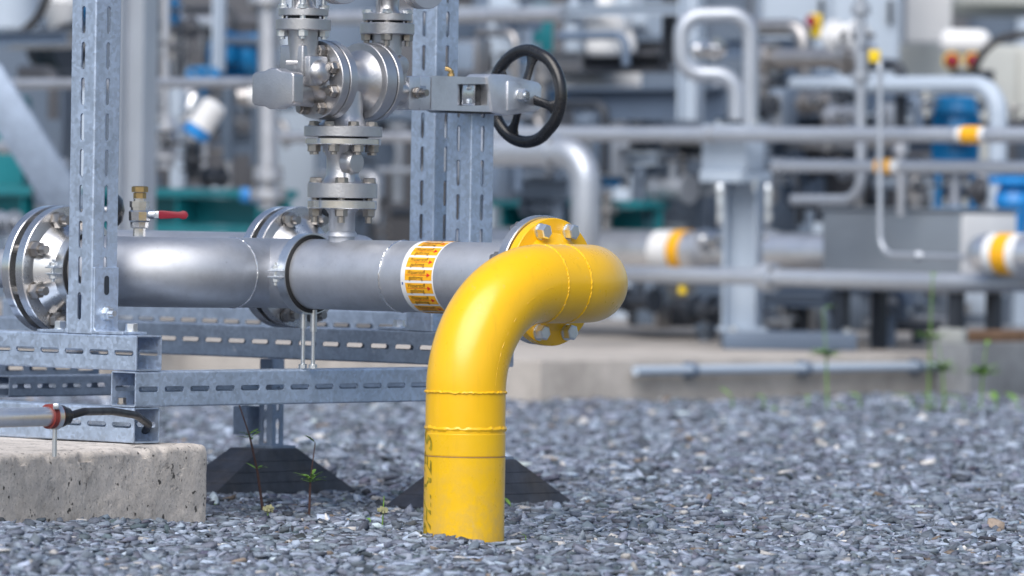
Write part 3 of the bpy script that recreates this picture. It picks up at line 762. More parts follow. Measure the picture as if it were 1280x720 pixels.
b = B(); b.lathe(cp1, cd, [(.014, 0), (.014, .0225), (.024, .0245), (.034, .022), (.036, .019), (.046, .018), (.05, .0135), (.055, .0095), (.055, 0)], 32); b.build('gland', 'black_plastic', ct)
ce = W(186, 531, 12.62)
b = B(); pth = bend([cp1+cd*.05, W(105, 514.5, dc+.08), W(140, 514, dc+.3), W(170, 519, dc+.48), W(181, 527, 12.55), ce, W(178, 545, 12.75)], .05, 8); b.tube(pth, .0085, 18); b.build('cable', 'cable_black', ct)
# ------------------------------------------------------------------ the plant behind
C0 = W(675, 507, 20.9); C0.z = 0
feet_at = [PA+P*-.55+Q*GQ, PA+P*.155+Q*(GQ+.02)]
ZS = .167
b = B(); c = C0-P*5+Q*3.5; b.box(V((c.x, c.y, (ZS-.2)/2)), (5, 3.5, (ZS+.2)/2), (P, Q, Z), .012, 2)
b.build('concrete_slab', 'concrete_slab', None, kind='structure')
c = C0-P*11+Q*4+Q*9
b = B(); b.box(V((c.x, c.y, .05)), (24, 9.4, .05), (P, Q, Z)); b.build('yard_pavement', 'concrete_grey', None, kind='structure')
def pl(px, py, d, px2): 
    """point on the P line through the surveyed point, at another column"""
    return along(W(px, py, d), P, px2)
def pipe(name, label, pts, r, mat='stainless', R=.1, cat='pipe', bands=(), coll=(), seg=20, group=None, fl=()):
    lo = min(pts, key=lambda p: p.z)
    t = thing(name, label, cat, V((lo.x, lo.y, lo.z-r)), group)
    b = B(); b.tube(bend(pts, R, 8) if len(pts) > 2 else pts, r, seg); b.build('tube', mat, t)
    for (o, a, wid, m) in bands:
        th_ = .004 if 'orange' in m else .002; b = B(); b.lathe(o-a*wid/2, a, [(0, r+.0005), (0, r+th_), (wid, r+th_), (wid, r+.0005)], seg*2); b.build('pipe_label' if 'sticker' in m else 'sleeve', m, t)
    for (o, a, rr, wid) in fl:
        b = B(); b.disc(o-a*wid/2, a, rr, wid, 0, .002, 32); f = b.build('flange', mat, t)
        for i in range(4):
            e1 = Z if abs(a.z) < .9 else P; e1 = (e1-a*e1.dot(a)).normalized(); e2 = a.cross(e1); x = PI/4+PI/2*i
            b = B(); p = o+(e1*math.cos(x)+e2*math.sin(x))*rr*.8; b.hexa(p+a*wid/2, a, rr*.28, rr*.16); b.hexa(p-a*wid/2, -a, rr*.28, rr*.16); b.build('bolt', 'bolt_steel', f, smooth=25)
    return t
def hy(px, py, d): return W(px, py, d)
# upper pipe with label, and the one below it
o = W(925, 168, 23.0)
a0, a1 = along(o, P, 600), along(o, P, 1420)
lb = along(o, P, 1215); cpl = along(o, P, 888)
pipe('gas_pipe', 'long upper thin pipe with an orange label crossing in front of the blue motor', [a0, a1], .031, 'clad', bands=[(lb, P, .135, 'sticker_white'), (lb, P, .088, 'sticker_orange'), (cpl, P, .03, 'dull_steel')], fl=[(cpl, P, .036, .02)])
o = W(1105, 208, 22.6); lb = along(o, P, 1106)
pipe('gas_pipe', 'shorter lower thin pipe starting beside the grey column, orange label near its middle', [along(o, P, 968), along(o, P, 1420)], .0265, 'clad', bands=[(lb+P*.02, P, .12, 'sticker_white'), (lb, P, .075, 'sticker_orange')], fl=[(along(o, P, 972), P, .034, .03)])
o = W(855, 314, 24.6); lb = along(o, P, 856)
pipe('steel_main', 'fat steel main with white and orange label band left of the grey column', [along(o, P, 560), along(o, P, 1110)], .088, 'conduit_bright', bands=[(lb-P*.09, P, .1, 'sticker_white'), (lb+P*.0, P, .062, 'sticker_orange'), (lb+P*.13, P, .07, 'stainless')], seg=32, fl=[(along(o, P, 962), P, .1, .04)])
o = W(1262, 318, 21.9); lb = along(o, P, 1262); s = along(o, P, 1222)
pipe('steel_main', 'fat steel pipe end with orange label band at the right edge', [s+Q*.8, s-P*.02, along(o, P, 1420)], .078, 'conduit_bright', .12, bands=[(lb, P, .15, 'sticker_white'), (lb+P*.0, P, .07, 'sticker_orange')], seg=32)
o = W(1100, 350, 22.5)
pipe('steel_main', 'long low grey pipe running just above the slab across the right half', [along(o, P, 620), along(o, P, 1420)], .0335, 'clad', fl=[(along(o, P, 965), P, .06, .035), (along(o, P, 958), P, .06, .02)], seg=24)
# thin instrument tubes
d = 22.3
pipe('instrument_tube', 'thin bright tube dropping in front of the dark tank and turning right', [hy(1077, 60, d+.4), hy(1088, 52, d+.3), hy(1100, 72, d), hy(1100, 318, d), hy(1206, 322, d-.4)], .0115, 'clad', .08, seg=12, fl=[(hy(1148, 320, d-.2), X, .02, .03)])
o = W(1000, 250, 23.2)
pipe('drain_pipe', 'pale upright pipe bending left at its foot beside the thin tube', [W(1076, -30, 23), W(1076, 250, 23), along(o, P, 990)], .022, 'clad', .09, seg=16, fl=[(W(1076, 95, 23), Z, .04, .03), (W(1076, 12, 23), Z, .04, .03)])
pipe('vent_pipe', 'short grey stub pipe between the two thin label pipes', [W(1126, 180, 23), W(1126, 270, 23)], .018, 'stainless', seg=14, fl=[(W(1126, 186, 23), Z, .032, .04)])
# loop pipe above the column
d = 23.4
pipe('loop_pipe', 'bright S-bent pipe loop rising above the grey column head', [hy(921, 150, d), hy(920, 94, d), hy(852, 92, d), hy(852, 20, d), hy(938, 18, d), hy(938, 160, d)], .034, 'clad', .085, seg=20)
o = W(1010, 73, 24.2)
pipe('insulated_pipe', 'thick dull pipe with flanges level behind the loop', [along(o, P, 935), along(o, P, 1078)], .044, 'dull_steel', fl=[(along(o, P, 960), P, .075, .04), (along(o, P, 1060), P, .075, .05), (along(o, P, 1072), P, .06, .03)])
o = W(990, 34, 24.6)
pipe('insulated_pipe', 'dull pipe bending down beside the red and yellow switch', [along(o, P, 930), along(o, P, 1000), along(o, P, 1004)-Z*.2], .036, 'dull_steel', .08)
o = W(1100, 107, 24.6); e = along(o, P, 1246)
pipe('insulated_pipe', 'pale insulated pipe turning down at the right over the blue motor', [along(o, P, 935), e, e-Z*.9], .040, 'panel_pale', .13)
pipe('insulated_pipe', 'fat aluminium clad elbow turning down right of the yellow flange', [pl(700, 190, 23.2, 600), pl(700, 190, 23.2, 732), pl(700, 190, 23.2, 732)-Z*.43, pl(700, 190, 23.2, 732)-Z*.43-P*.6],   .060, 'clad', .13, seg=28, fl=[(pl(700, 190, 23.2, 690), P, .075, .03)])
# column with its plinth and head
cb = W(927, 408, 23.3)
t = thing('steel_column', 'grey steel column with clamped head on a dark plinth, right of the yellow bend', 'column', V((cb.x, cb.y, ZS)))
b = B(); b.ibeam(V((cb.x, cb.y, ZS+.075)), Z, X*.97-Y*.24, Y*.97+X*.24, W(925, 222, 23.3).z-ZS-.075, .145, .14, .012, .012); b.box(V((cb.x, cb.y, ZS+.08)), (.1, .1, .008)); b.build('shaft', 'panel_pale', t)
b = B(); hh = W(920, 190, 23.2); b.box(hh+Z*.085, (.105, .09, .025), (P, Q, Z), .004); b.box(hh-Z*.10, (.11, .10, .025), (P, Q, Z), .004); b.box(hh-Q*.02-Z*.01, (.12, .06, .065), (P, Q, Z), .01); b.build('head_clamp', 'panel_pale', t)
for dx in (-.1, .1):
    b = B(); p = hh+P*dx; b.cyl(p-Z*.16, p+Z*.13, .009, 12); b.hexa(p+Z*.08, Z, .03, .02); b.hexa(p-Z*.11, -Z, .03, .02); b.build('clamp_bolt', 'zinc', t)
for px in (900, 960):
    b = B(); p = W(px, 256, 23.1); b.box(p, (.012, .03, .085), bev=.003); b.cyl(p-Y*.02+Z*.05, p-Y*.05+Z*.05, .014, 12); b.cyl(p-Y*.02-Z*.05, p-Y*.05-Z*.05, .014, 12); b.build('side_plate', 'zinc', t)
p = W(985, 421, 23.3); t2 = thing('plinth', 'low dark grey steel plinth on the concrete slab under the grey column', 'plinth', V((p.x, p.y, ZS)))
b = B(); b.box(V((p.x, p.y, ZS+.0365)), (.27, .2, .036), bev=.006); b.build('base', 'steel_blue', t2)
for i in (-1, 1):
    for j in (-1, 1): b = B(); b.hexa(V((p.x+i*.23, p.y+j*.15, ZS+.0725)), Z, .03, .02); b.build('anchor', 'zinc', t2)
# steel tank (two faces) and its stand
kc = W(1200, 300, 22.9); zt0, zt1 = W(1200, 366, 22.9).z, W(1200, 264, 22.9).z
t = thing('steel_tank', 'box-shaped stainless tank with dark left side and bright right side under the blue motor', 'tank', V((kc.x, kc.y, ZS)))
La, Lb = .715, .37
c = kc-P*La/2+Q*Lb/2
b = B(); b.box(V((c.x, c.y, (zt0+zt1)/2)), (La/2, Lb/2, (zt1-zt0)/2), (P, Q, Z), .012, 3); b.build('shell', 'tank_grey', t)
b = B(); e_ = kc+P*.004+Q*Lb/2; b.box(V((e_.x, e_.y, (zt0+zt1)/2)), (.004, Lb/2-.008, (zt1-zt0)/2-.01), (P, Q, Z), .002); b.build('lit_end_face', 'white_paint', t)  # no separate plate: light on the tank's right side put in as white colour
b = B(); b.box(V((c.x, c.y, zt1+.006)), (La/2+.01, Lb/2+.01, .006), (P, Q, Z), .003); b.build('lid', 'tank_grey', t)
for i in (-1, 1):
    for j in (-1, 1): b = B(); q = c+P*i*(La/2-.06)+Q*j*(Lb/2-.06); b.box(V((q.x, q.y, (ZS+zt0)/2-.001)), (.025, .025, (zt0-ZS)/2), (P, Q, Z)); b.build('leg', 'dark_grey', t)
# motors and pumps
def motor(base_p, axis, r, L, label, name='motor', legs=0, mat='blue_paint', group=None):
    e = Z if abs(axis.z) < .9 else P
    t = thing(name, label, 'motor', base_p-(Z*legs if abs(axis.z) > .9 else Z*r), group)
    prof = [(0, 0), (0, r*.9), (L*.05, r*.97), (L*.1, r*.97), (L*.1, r*.86), (L*.75, r*.86), (L*.75, r*.97), (L*.8, r*.97), (L*.84, r*.9), (L*.97, r*.88), (L, r*.7), (L, 0)]
    b = B(); b.lathe(base_p, axis, prof, 40); b.build('housing', mat, t)
    e = (e-axis*e.dot(axis)).normalized(); f = axis.cross(e); b = B()
    for i in range(28):
        x = 2*PI*i/28; dd = e*math.cos(x)+f*math.sin(x); b.box(base_p+axis*L*.42+dd*r*.93, (L*.32, r*.075, r*.018), (axis, dd, axis.cross(dd)))
    b.build('cooling_fins', mat, t)
    b = B(); dd = (f if abs(axis.z) < .9 else -Y); b.box(base_p+axis*L*.5+dd*r*1.15, (L*.16, r*.3, L*.14), (axis, dd, axis.cross(dd)), r*.05); b.build('terminal_box', mat, t)
    b = B(); b.disc(base_p-axis*L*.03, axis, r*1.15, L*.03, 0); b.build('flange', mat, t)
    if legs:
        for i in (-1, 1):
            b = B(); b.box(base_p+X*i*r*.72-Z*legs/2, (r*.13, r*.5, legs/2-.002), bev=.004); b.build('leg', mat, t)
        b = B(); b.cyl(base_p-Z*(legs-.01), base_p, r*.3, 20); b.build('coupling', 'stainless', t)
        b = B(); b.box(base_p-Z*legs, (r, r*.7, .012), bev=.003); b.build('foot_plate', mat, t)
    else:
        b = B(); b.box(base_p+axis*L*.42-Z*r*.97, (L*.25, r*.75, r*.06), (axis, axis.cross(Z), Z)); b.build('foot_plate', mat, t)
    return t
d = 24.6
motor(W(1194, 206, d), Z, .103, W(1194, 120, d).z-W(1194, 206, d).z, 'upright blue finned motor on blue legs behind the bright tank end', legs=W(1194, 206, d).z-W(1194, 262, d).z)
o = W(1268, 268, 23.6); t = thing('blue_valve', 'bright blue flanged valve body at the right edge above the fat pipe end', 'valve', o)
b = B(); b.lathe(o, Z, [(-.08, .05), (0, .06), (.05, .085), (.09, .075), (.12, .06), (.125, .11), (.155, .11), (.157, .06), (.19, .055)], 36); b.build('body', 'blue_bright', t); b = B(); b.disc(o+Z*.16, Z, .115, .02); b.build('flange', 'blue_bright', t)
motor(W(283, 70, 25), P, .1, .25, 'dark blue finned motor lying level left of the upright pipe flange')
# cabinets and walls behind
def cabinet(name, label, px0, px1, py0, py1, d, depth, mat, cat='cabinet', doors=0, group=None, dz=0):
    a, c_ = W(px0, py1, d), W(px1, py0, d)
    z0, z1 = a.z, W(px0, py0, d).z
    t = thing(name, label, cat, V(((a.x+c_.x)/2, d+depth/2, z0)), group)
    w2 = (c_.x-a.x)/2; cx = (a.x+c_.x)/2
    b = B(); b.box(V((cx, d+depth/2, (z0+z1)/2)), (w2, depth/2, (z1-z0)/2), bev=.01); b.build('shell', mat, t)
    for i in range(doors):
        ww = w2*2/doors; b = B(); b.box(V((cx-w2+ww*(i+.5), d-.012, (z0+z1)/2)), (ww/2-.012, .010, (z1-z0)/2-.02), bev=.003); f = b.build('door', mat, t)
        b = B(); b.box(V((cx-w2+ww*(i+.85), d-.035, (z0+z1)/2)), (.012, .012, .06), bev=.004); b.build('handle', 'dark_grey', f)
    return t
cabinet('equipment_cabinet', 'tall pale blue-grey cabinet behind the pipes at upper right', 950, 1128, -150, 175, 27.5, 1.0, 'panel_pale', doors=2)
cabinet('container', 'beige grey container wall at the far right', 1120, 1420, 54, 330, 29, 2.0, 'panel_beige', 'container', doors=2)
cabinet('container', 'beige upper container with dark bottom rail above the red lamps', 1196, 1420, -200, 4, 29.3, 2.0, 'panel_beige', 'container')
cabinet('white_box', 'white box tank with bright side showing left of the grey cabinet column', 694, 802, 88, 200, 25.95, .2, 'white_paint', 'tank')
cabinet('equipment_cabinet', 'wide grey upright cabinet between the teal skid and the steel column', 820, 884, 146, 400, 25.6, .3, 'panel_mid')
cabinet('equipment_cabinet', 'tall brown-grey cabinet behind the two rear posts', 478, 592, -150, 330, 26.2, .5, 'panel_brown', doors=2)
cabinet('equipment_cabinet', 'narrow dark blue cabinet right of the brown-grey one', 594, 613, -150, 320, 26, .4, 'steel_blue')
cabinet('equipment_cabinet', 'pale grey upright panel behind the black handwheel', 614, 652, -150, 310, 25.8, .4, 'panel_pale')
cabinet('equipment_cabinet', 'dark brown machinery cabinet at upper left behind the small pipes', 196, 322, -150, 232, 28.5, .5, 'panel_brown')
cabinet('equipment_cabinet', 'grey machine housing at the left edge behind the brace', -80, 84, -150, 255, 27.5, .8, 'panel_grey')
cabinet('equipment_cabinet', 'pale blue-grey panel behind the upright pipe', 345, 400, -150, 310, 27, .3, 'panel_pale')
cabinet('equipment_cabinet', 'mid grey panel behind the changeover valve', 402, 476, -150, 330, 26.8, .3, 'steel_blue')
cabinet('machine_plinth', 'dark machine plinth on the slab right of the yellow dome', 788, 902, 372, 408, 25.0, .8, 'dark_grey', 'plinth')
cabinet('machine_plinth', 'grey machine plinth under the long low pipe', 952, 1092, 362, 412, 24.6, .5, 'panel_grey', 'plinth')
cabinet('machine_plinth', 'pale machine plinth at the right under the long low pipe', 1098, 1240, 362, 392, 24.4, .5, 'panel_pale', 'plinth')
cabinet('machine_plinth', 'dark box filling the shaded gap between the tank stand and the board', 1090, 1178, 393, 414, 24.2, .4, 'dark_grey', 'plinth')  # no plinth here: dark box put in for the shade of the gap
cabinet('junction_box', 'small pale box with dark recess right of the loop pipe', 946, 985, 108, 172, 24.9, .12, 'panel_pale', 'box')
cabinet('junction_box', 'dark small box set in front of the pale junction box', 952, 972, 118, 142, 24.7, .1, 'dark_grey', 'box')
cabinet('machine_housing', 'grey machine housing behind the drain pipe', 985, 1075, 100, 175, 25.2, .3, 'steel_blue', 'housing')
cabinet('machine_housing', 'grey slatted housing low behind the two label pipes', 990, 1180, 188, 262, 25.3, .3, 'panel_brown', 'housing')
cabinet('machine_housing', 'dark housing behind the steel column', 885, 1000, 190, 330, 26.0, .3, 'steel_blue', 'housing')
b = B(); a, c_ = W(-400, 345, 33), W(1700, 345, 33); b.box(V(((a.x+c_.x)/2, 33.5, 2.0)), ((c_.x-a.x)/2, .4, 2.0))
wl = b.build('building', 'panel_grey', None, label='long grey industrial building closing the view behind all the machinery', category='building')
for i in range(24):
    b = B(); x = a.x+.4+i*(c_.x-a.x-.8)/23; b.box(V((x, 33.05, 2)), (.05, .04, 1.98)); b.build('wall_rib', 'panel_pale' if i % 3 else 'panel_brown', wl)
# teal skids
def skid(label, px, py, d, pxa, pxb, h, mat='teal_paint'):
    o = W(px, py, d); a, c_ = along(o, P, pxa), along(o, P, pxb); L = (c_-a).length
    t = thing('skid', label, 'skid', V((a.x, a.y, o.z-h)), )
    b = B(); b.box((a+c_)/2+Z*(h/2-.02), (L/2, .1, .018), (P, Q, Z), .003); b.box((a+c_)/2-Z*(h/2-.02), (L/2, .1, .018), (P, Q, Z), .003); b.box((a+c_)/2+Q*.05, (L/2, .008, h/2-.04), (P, Q, Z)); b.build('base_beam', mat, t)
    b = B()
    for i in range(int(L/.5)+1): x = B(); x.box(a+P*(.06+i*.5)-Q*.02, (.006, .06, h/2-.04), (P, Q, Z)); x.build('stiffener', mat, t)
    b.bm.free(); return t
skid('teal painted skid beam behind the grey pipe at left', 240, 264, 25.2, -60, 352, .2)
skid('teal painted skid beam right of the grey yellow flange behind the fat main', 790, 274, 25.3, 630, 818, .17)
cabinet('teal_housing', 'teal machine housing low at the left edge', -60, 30, 118, 232, 24.5, .4, 'teal_paint', 'housing')
cabinet('teal_housing', 'small pale teal cylinder housing above the handwheel', 664, 692, 5, 82, 26.0, .1, 'teal_paint', 'housing')
# long horizontal beam and shelf in the middle
def hbeam(label, px, py, d, pxa, pxb, h, wd, mat, name='steel_beam'):
    o = W(px, py, d); a, c_ = along(o, P, pxa), along(o, P, pxb)
    b = B(); b.ibeam(a, P, Z, Q, (c_-a).length, wd, h, .014, .01); b.build(name, mat, None, smooth=0, label=label, category='beam')
hbeam('wide blue-grey steel beam running level behind the handwheel', 800, 130, 25.4, 560, 905, .15, .14, 'steel_blue')
hbeam('brownish shelf beam above the white tank', 760, 79, 25.8, 600, 835, .085, .2, 'panel_brown')
hbeam('thin pale rail along the top behind the handwheel', 700, 14, 25.5, 560, 850, .05, .06, 'panel_pale')
hbeam('pale rail under the white tank left of the wide grey cabinet', 740, 198, 25.5, 640, 822, .06, .08, 'panel_pale')
def hcol(label, px, py0, py1, d, wd, mat, name='steel_post'):
    z0, z1 = (W(px, py1, d).z if py1 is not None else ZS), W(px, py0, d).z; o = W(px, 200, d)
    b = B(); b.ibeam(V((o.x, o.y, z0)), Z, X*.9-Y*.43, X*.43+Y*.9, z1-z0, wd, wd, .012, .01); b.build(name, mat, None, smooth=0, label=label, category='post')
hcol('pale grey steel post right of the tall slotted post', 170, -150, None, 22.0, .115, 'clad')
hcol('dark steel post standing behind the shelf beam', 838, -150, 80, 25.2, .07, 'dark_grey')
hcol('grey post under the wide beam left of the wide cabinet', 815, 150, 300, 25.3, .05, 'panel_grey')
hcol('pale post behind the loop pipe', 862, -150, 150, 24.8, .09, 'panel_pale')
hcol('thin pale post at top left among the small pipes', 271, -100, 90, 24.6, .045, 'panel_pale')
p0, p1 = W(-20, 92, 22.3), W(92, 268, 22.3)
ax = (p1-p0).normalized(); sd_ = ax.cross(Y)
b = B(); b.box((p0+p1)/2, ((p1-p0).length/2, .05, .075), (ax, Y, sd_), .004); b.build('diagonal_brace', 'galvanised_old', None, label='slanting galvanised brace at the left edge behind the tall post', category='brace')
# left pipes
o = W(150, 104, 23.2); pipe('rail_pipe', 'thin level pipe passing behind the tall slotted post at left', [along(o, P, -60), along(o, P, 335)], .0215, 'stainless', seg=14)
o = W(430, 171, 23.6); pipe('rail_pipe', 'thin level pipe behind the changeover valve spool', [along(o, P, 345), along(o, P, 520)], .021, 'stainless', seg=14)
o = W(20, 184, 23.6); pipe('rail_pipe', 'short level pipe low at the left edge in front of the teal housing', [along(o, P, -60), along(o, P, 60)], .028, 'stainless', seg=14)
o = W(450, 22, 24.4); pipe('rail_pipe', 'level pipe high behind the relief valves', [along(o, P, 350), along(o, P, 700)], .03, 'stainless', seg=14)
pipe('riser_pipe', 'upright pale pipe with flanges left of the changeover valve', [W(335, -60, 23.4), W(335, 262, 23.4)], .041, 'stainless', seg=20, fl=[(W(335, 218, 23.4), Z, .062, .05), (W(335, 243, 23.4), Z, .075, .04), (W(335, -2, 23.4), Z, .08, .05)])
pipe('riser_pipe', 'thin upright pipe left of the blue handwheel', [W(207, -60, 24.2), W(207, 170, 24.2)], .018, 'stainless', seg=12)
pipe('riser_pipe', 'pale upright pipe behind the level rail at left', [W(222, 108, 24.6), W(222, 235, 24.6)], .035, 'panel_pale', seg=16)
# small valves, wheels and fittings at left
o = W(254, 92, 24.2); t = thing('handwheel', 'small blue handwheel lying level left of the dark blue motor', 'handwheel', o)
b = B(); ax = (Z*.93-Y*.36).normalized(); b.ring(o, ax, .065, .011, 40, 10); b.build('rim', 'blue_paint', t); b = B()
for i in range(3): b.cyl(o, o+(X*math.cos(2.1*i)+Y*.93*math.sin(2.1*i)+Z*.36*math.sin(2.1*i))*.06, .008, 8)
b.cyl(o-ax*.1, o+ax*.02, .012, 10); b.build('spoke', 'blue_paint', t)
def actuator(label, pa, pb, d, r, m1, m2):
    a, c_ = W(*pa, d), W(*pb, d); ax = (c_-a).normalized(); L = (c_-a).length
    t = thing('actuator', label, 'valve actuator', c_-Z*r)
    b = B(); b.lathe(a, ax, [(-.02, 0), (-.015, r*.7), (0, r), (L*.62, r), (L*.63, r*1.12), (L*.68, r*1.12), (L*.68, 0)], 28); b.build('cylinder', m1, t)
    b = B(); b.lathe(a, ax, [(L*.685, 0), (L*.685, r*1.05), (L*.95, r), (L, r*.7), (L, 0)], 28); b.build('end_cap', m2, t)
actuator('white tilted valve cylinder with blue end cap below the blue handwheel', (268, 132), (242, 172), 24.0, .055, 'white_paint', 'blue_bright')
actuator('bright tilted cylinder beside the white one with blue cap', (243, 122), (232, 155), 24.5, .035, 'stainless_bright', 'stainless')
actuator('white level cylinder behind the upright pipe at left', (345, 118), (295, 122), 24.4, .04, 'white_paint', 'dull_steel')
actuator('blue level cap low behind the upright pipe foot', (325, 246), (300, 243), 24.4, .03, 'blue_bright', 'blue_bright')
def fitting(label, px, py, d, r, mat='stainless_bright', ax=Z):
    o = W(px, py, d); t = thing('pipe_fitting', label, 'fitting', o-Z*r*1.6)
    b = B(); b.lathe(o, ax, [(-r*1.6, 0), (-r*1.6, r*.5), (-r, r*.5), (-r, r), (-r*.75, r), (-r*.7, r*.6), (0, r*.8), (r*.7, r*.6), (r*.75, r), (r, r), (r, r*.5), (r*1.6, r*.5), (r*1.6, 0)], 24); b.build('body', mat, t)
    b = B(); b.hexa(o-Y*r*.8, -Y, r*.8, r*.4); b.cyl(o-Y*r*1.1+X*0, o-Y*r*1.3+X*r*1.6, r*.14, 8); b.build('handle', 'dark_grey', t)
for args in (('small bright fitting right of the pale post, upper one', 190, 55, 23.4, .04), ('small fitting at the top left beside the dark cabinet', 216, 60, 23.8, .035, 'dull_steel'), ('bright bulky fitting low right of the pale post', 188, 166, 23.6, .055),
             ('larger pale fitting left of the blue end cap', 208, 178, 24.0, .07, 'stainless'), ('dark fitting under the level rail at left', 240, 200, 24.3, .05, 'dark_grey'), ('dark fitting behind the small red lever', 268, 222, 24.2, .045, 'dark_grey', P),
             ('pale fitting at the left edge above the flange', 8, 280, 20.5, .05, 'stainless', P), ('brown fitting above the blue handwheel', 230, 35, 24.8, .05, 'panel_brown', P), ('bright fitting with orange body inside the pipe loop', 885, 62, 24.4, .05, 'stainless_bright', P),
             ('grey fitting behind the drain pipe, left one', 1020, 128, 24.6, .06, 'dull_steel', P), ('grey fitting behind the drain pipe, right one', 1052, 145, 24.4, .055, 'stainless', P), ('bright fitting left of the blue motor', 1158, 130, 24.4, .035, 'stainless_bright'),
             ('dull fitting between the blue motor legs and the stub pipe', 1145, 232, 24.2, .06, 'dull_steel'), ('dark fitting right of the motor legs', 1236, 238, 24.3, .06, 'panel_brown', P), ('pale fitting on the fat main beside the column', 893, 300, 23.4, .05, 'stainless_bright', P),
             ('white fitting above the drain pipe flange', 1058, 45, 23.6, .07, 'white_paint', P), ('pale fitting beneath the fat main right of the column', 985, 385, 23.8, .05, 'stainless'), ('dark fitting below the fat main left of the column', 880, 388, 24.0, .06, 'dark_grey', P),
             ('blue fitting at top left behind the small pipes', 218, 14, 24.4, .035, 'blue_paint'), ('blue fitting in the gap of the tall slotted post', 100, 30, 25, .07, 'blue_paint'), ('dark blue fitting under the pale rail', 760, 222, 25.2, .045, 'blue_paint', P)):
    fitting(*args)
# top left: pale vessel, dark hose
o = W(10, 18, 24.5); t = thing('vessel', 'pale grey round vessel at the top left corner', 'vessel', o-Z*.1)
b = B(); b.lathe(o, Z, [(-.09, .1), (-.06, .13), (.2, .13), (.3, .05)], 32); b.build('shell', 'panel_pale', t); b = B(); b.lathe(o, Z, [(-.13, .03), (-.09, .1), (-.092, .0)], 32); b.build('foot', 'dark_grey', t)
b = B(); b.tube(bend([W(66, -20, 24), W(48, 22, 24), W(20, 48, 24), W(-20, 52, 24)], .2, 8), .018, 12); b.build('hose', 'cable_black', None, label='dark hose curving down at the top left corner', category='hose')
o = W(75, 60, 24.8); t = thing('pump', 'white and dark pump body left of the tall slotted post', 'pump', o-Z*.1)
b = B(); b.lathe(o-P*.12, P, [(0, 0), (0, .09), (.06, .1), (.12, .08), (.16, .11), (.2, .11), (.2, 0)], 32); b.build('volute', 'dark_grey', t); b = B(); b.lathe(o+Z*.08, Z, [(0, .05), (.06, .07), (.12, .09), (.18, .07), (.2, 0)], 32); b.build('bowl', 'white_paint', t)
# white vessels behind the handwheel
for label, px, py0, py1, r in (('white bottle-shaped vessel on the brown shelf beam', 757, -6, 70, .092), ('small white vessel right of the bottle-shaped one', 787, 38, 66, .03), ('pale slim vessel left of the bottle-shaped one', 717, 0, 70, .045)):
    d = 25.5; z0, z1 = W(px, py1, d).z, W(px, py0, d).z; L = z1-z0; o = W(px, py1, d)
    t = thing('vessel', label, 'vessel', o); b = B(); b.lathe(o, Z, [(0, 0), (0, r*.8), (L*.08, r), (L*.55, r), (L*.75, r*.6), (L*.9, r*.45), (L, r*.45), (L, 0)], 28); b.build('shell', 'white_paint' if px != 717 else 'panel_pale', t)
    b = B(); b.cyl(o+Z*L, o+Z*(L+.12), r*.25, 12); b.build('neck', 'stainless', t)
# emergency switch, red lamps
o = W(1016, 32, 26.8); t = thing('emergency_switch', 'yellow switch box with red button on the pale cabinet', 'switch', o)
b = B(); b.box(o+X*.012, (.028, .03, .055), bev=.006); b.build('box', 'yellow_tag', t); b = B(); b.cyl(o-X*.012-Y*.03+Z*.02, o-X*.012-Y*.07+Z*.02, .026, 20); b.build('button', 'red_paint', t)
o = W(1206, 62, 26.5); t = thing('lamp_box', 'white hooded box with two red lamps at upper right', 'lamp', o-Z*.1)
b = B(); b.box(o+Z*.035, (.12, .06, .06), bev=.05, seg=4); b.build('hood', 'white_paint', t)
for i, px in enumerate((1190, 1216)):
    c_ = W(px, 76, 26.35); b = B(); b.lathe(c_, -Y, [(0, 0), (0, .034), (.03, .032), (.045, .022), (.05, 0)], 24); lm = b.build('lamp', 'red_paint', t); b = B(); b.ring(c_, Y, .037, .005, 24, 8); b.build('rim', 'yellow_tag', lm)
b = B(); b.box(W(1215, 93, 26.5), (.1, .05, .02), bev=.004); b.build('bracket', 'dark_grey', t)
b = B(); b.tube(bend([W(1216, 110, 26.2), W(1220, 75, 26.2), W(1245, 48, 26.2), W(1300, 40, 26.2), W(1380, 60, 26.2)], .2, 8), .018, 12); b.build('cable', 'cable_black', None, label='black cable arching right from the red lamps', category='cable')
b = B(); b.tube(bend([W(1235, 96, 26.3), W(1250, 130, 26.3), W(1262, 165, 26.3)], .2, 8), .016, 12); b.build('cable', 'cable_black', None, label='short black cable hanging below the red lamps', category='cable')
o = W(1093, 70, 22.2); b = B(); b.box(o, (.022, .004, .024), bev=.002); b.build('tag', 'yellow_tag', None, label='small yellow tag on the bend of the thin tube', category='tag')
o = W(853, 362, 23.2); b = B(); b.box(o, (.016, .004, .018), bev=.002); b.build('tag', 'yellow_tag', None, label='small yellow tag below the orange label band', category='tag')
# conduit on the slab face, kerb block with board
z = W(797, 466, 21).z; a0 = C0+P*.035+Q*.42; a0.z = z
a0 = along(a0, Q, 797); a1 = along(a0, Q, 1190)
t = thing('conduit', 'pale conduit clipped along the face of the concrete slab', 'conduit', V((a0.x, a0.y, z-.02)))
b = B(); b.tube([a0, a1], .0185, 20); b.build('tube', 'panel_pale', t)
for px in (868, 1010, 1150):
    c_ = along(a0, Q, px); b = B(); b.lathe(c_-Q*.012, Q, [(0, .019), (0, .024), (.024, .027), (.024, .019)], 24); b.box(c_-P*.022, (.012, .012, .03), (P, Q, Z)); b.build('clip', 'steel_blue', t)
k0 = C0+P*.0+Q*2.0; k0 = along(k0, Q, 1166); L = 1.6; zt_ = W(1170, 427, k0.y).z
b = B(); c = k0+Q*L/2+P*.10; b.box(V((c.x, c.y, (zt_-.1)/2)), (.095, L/2, (zt_+.1)/2), (P, Q, Z), .01); b.build('concrete_kerb', 'concrete_grey', None, label='raised grey concrete kerb block at the right end of the slab', category='kerb')
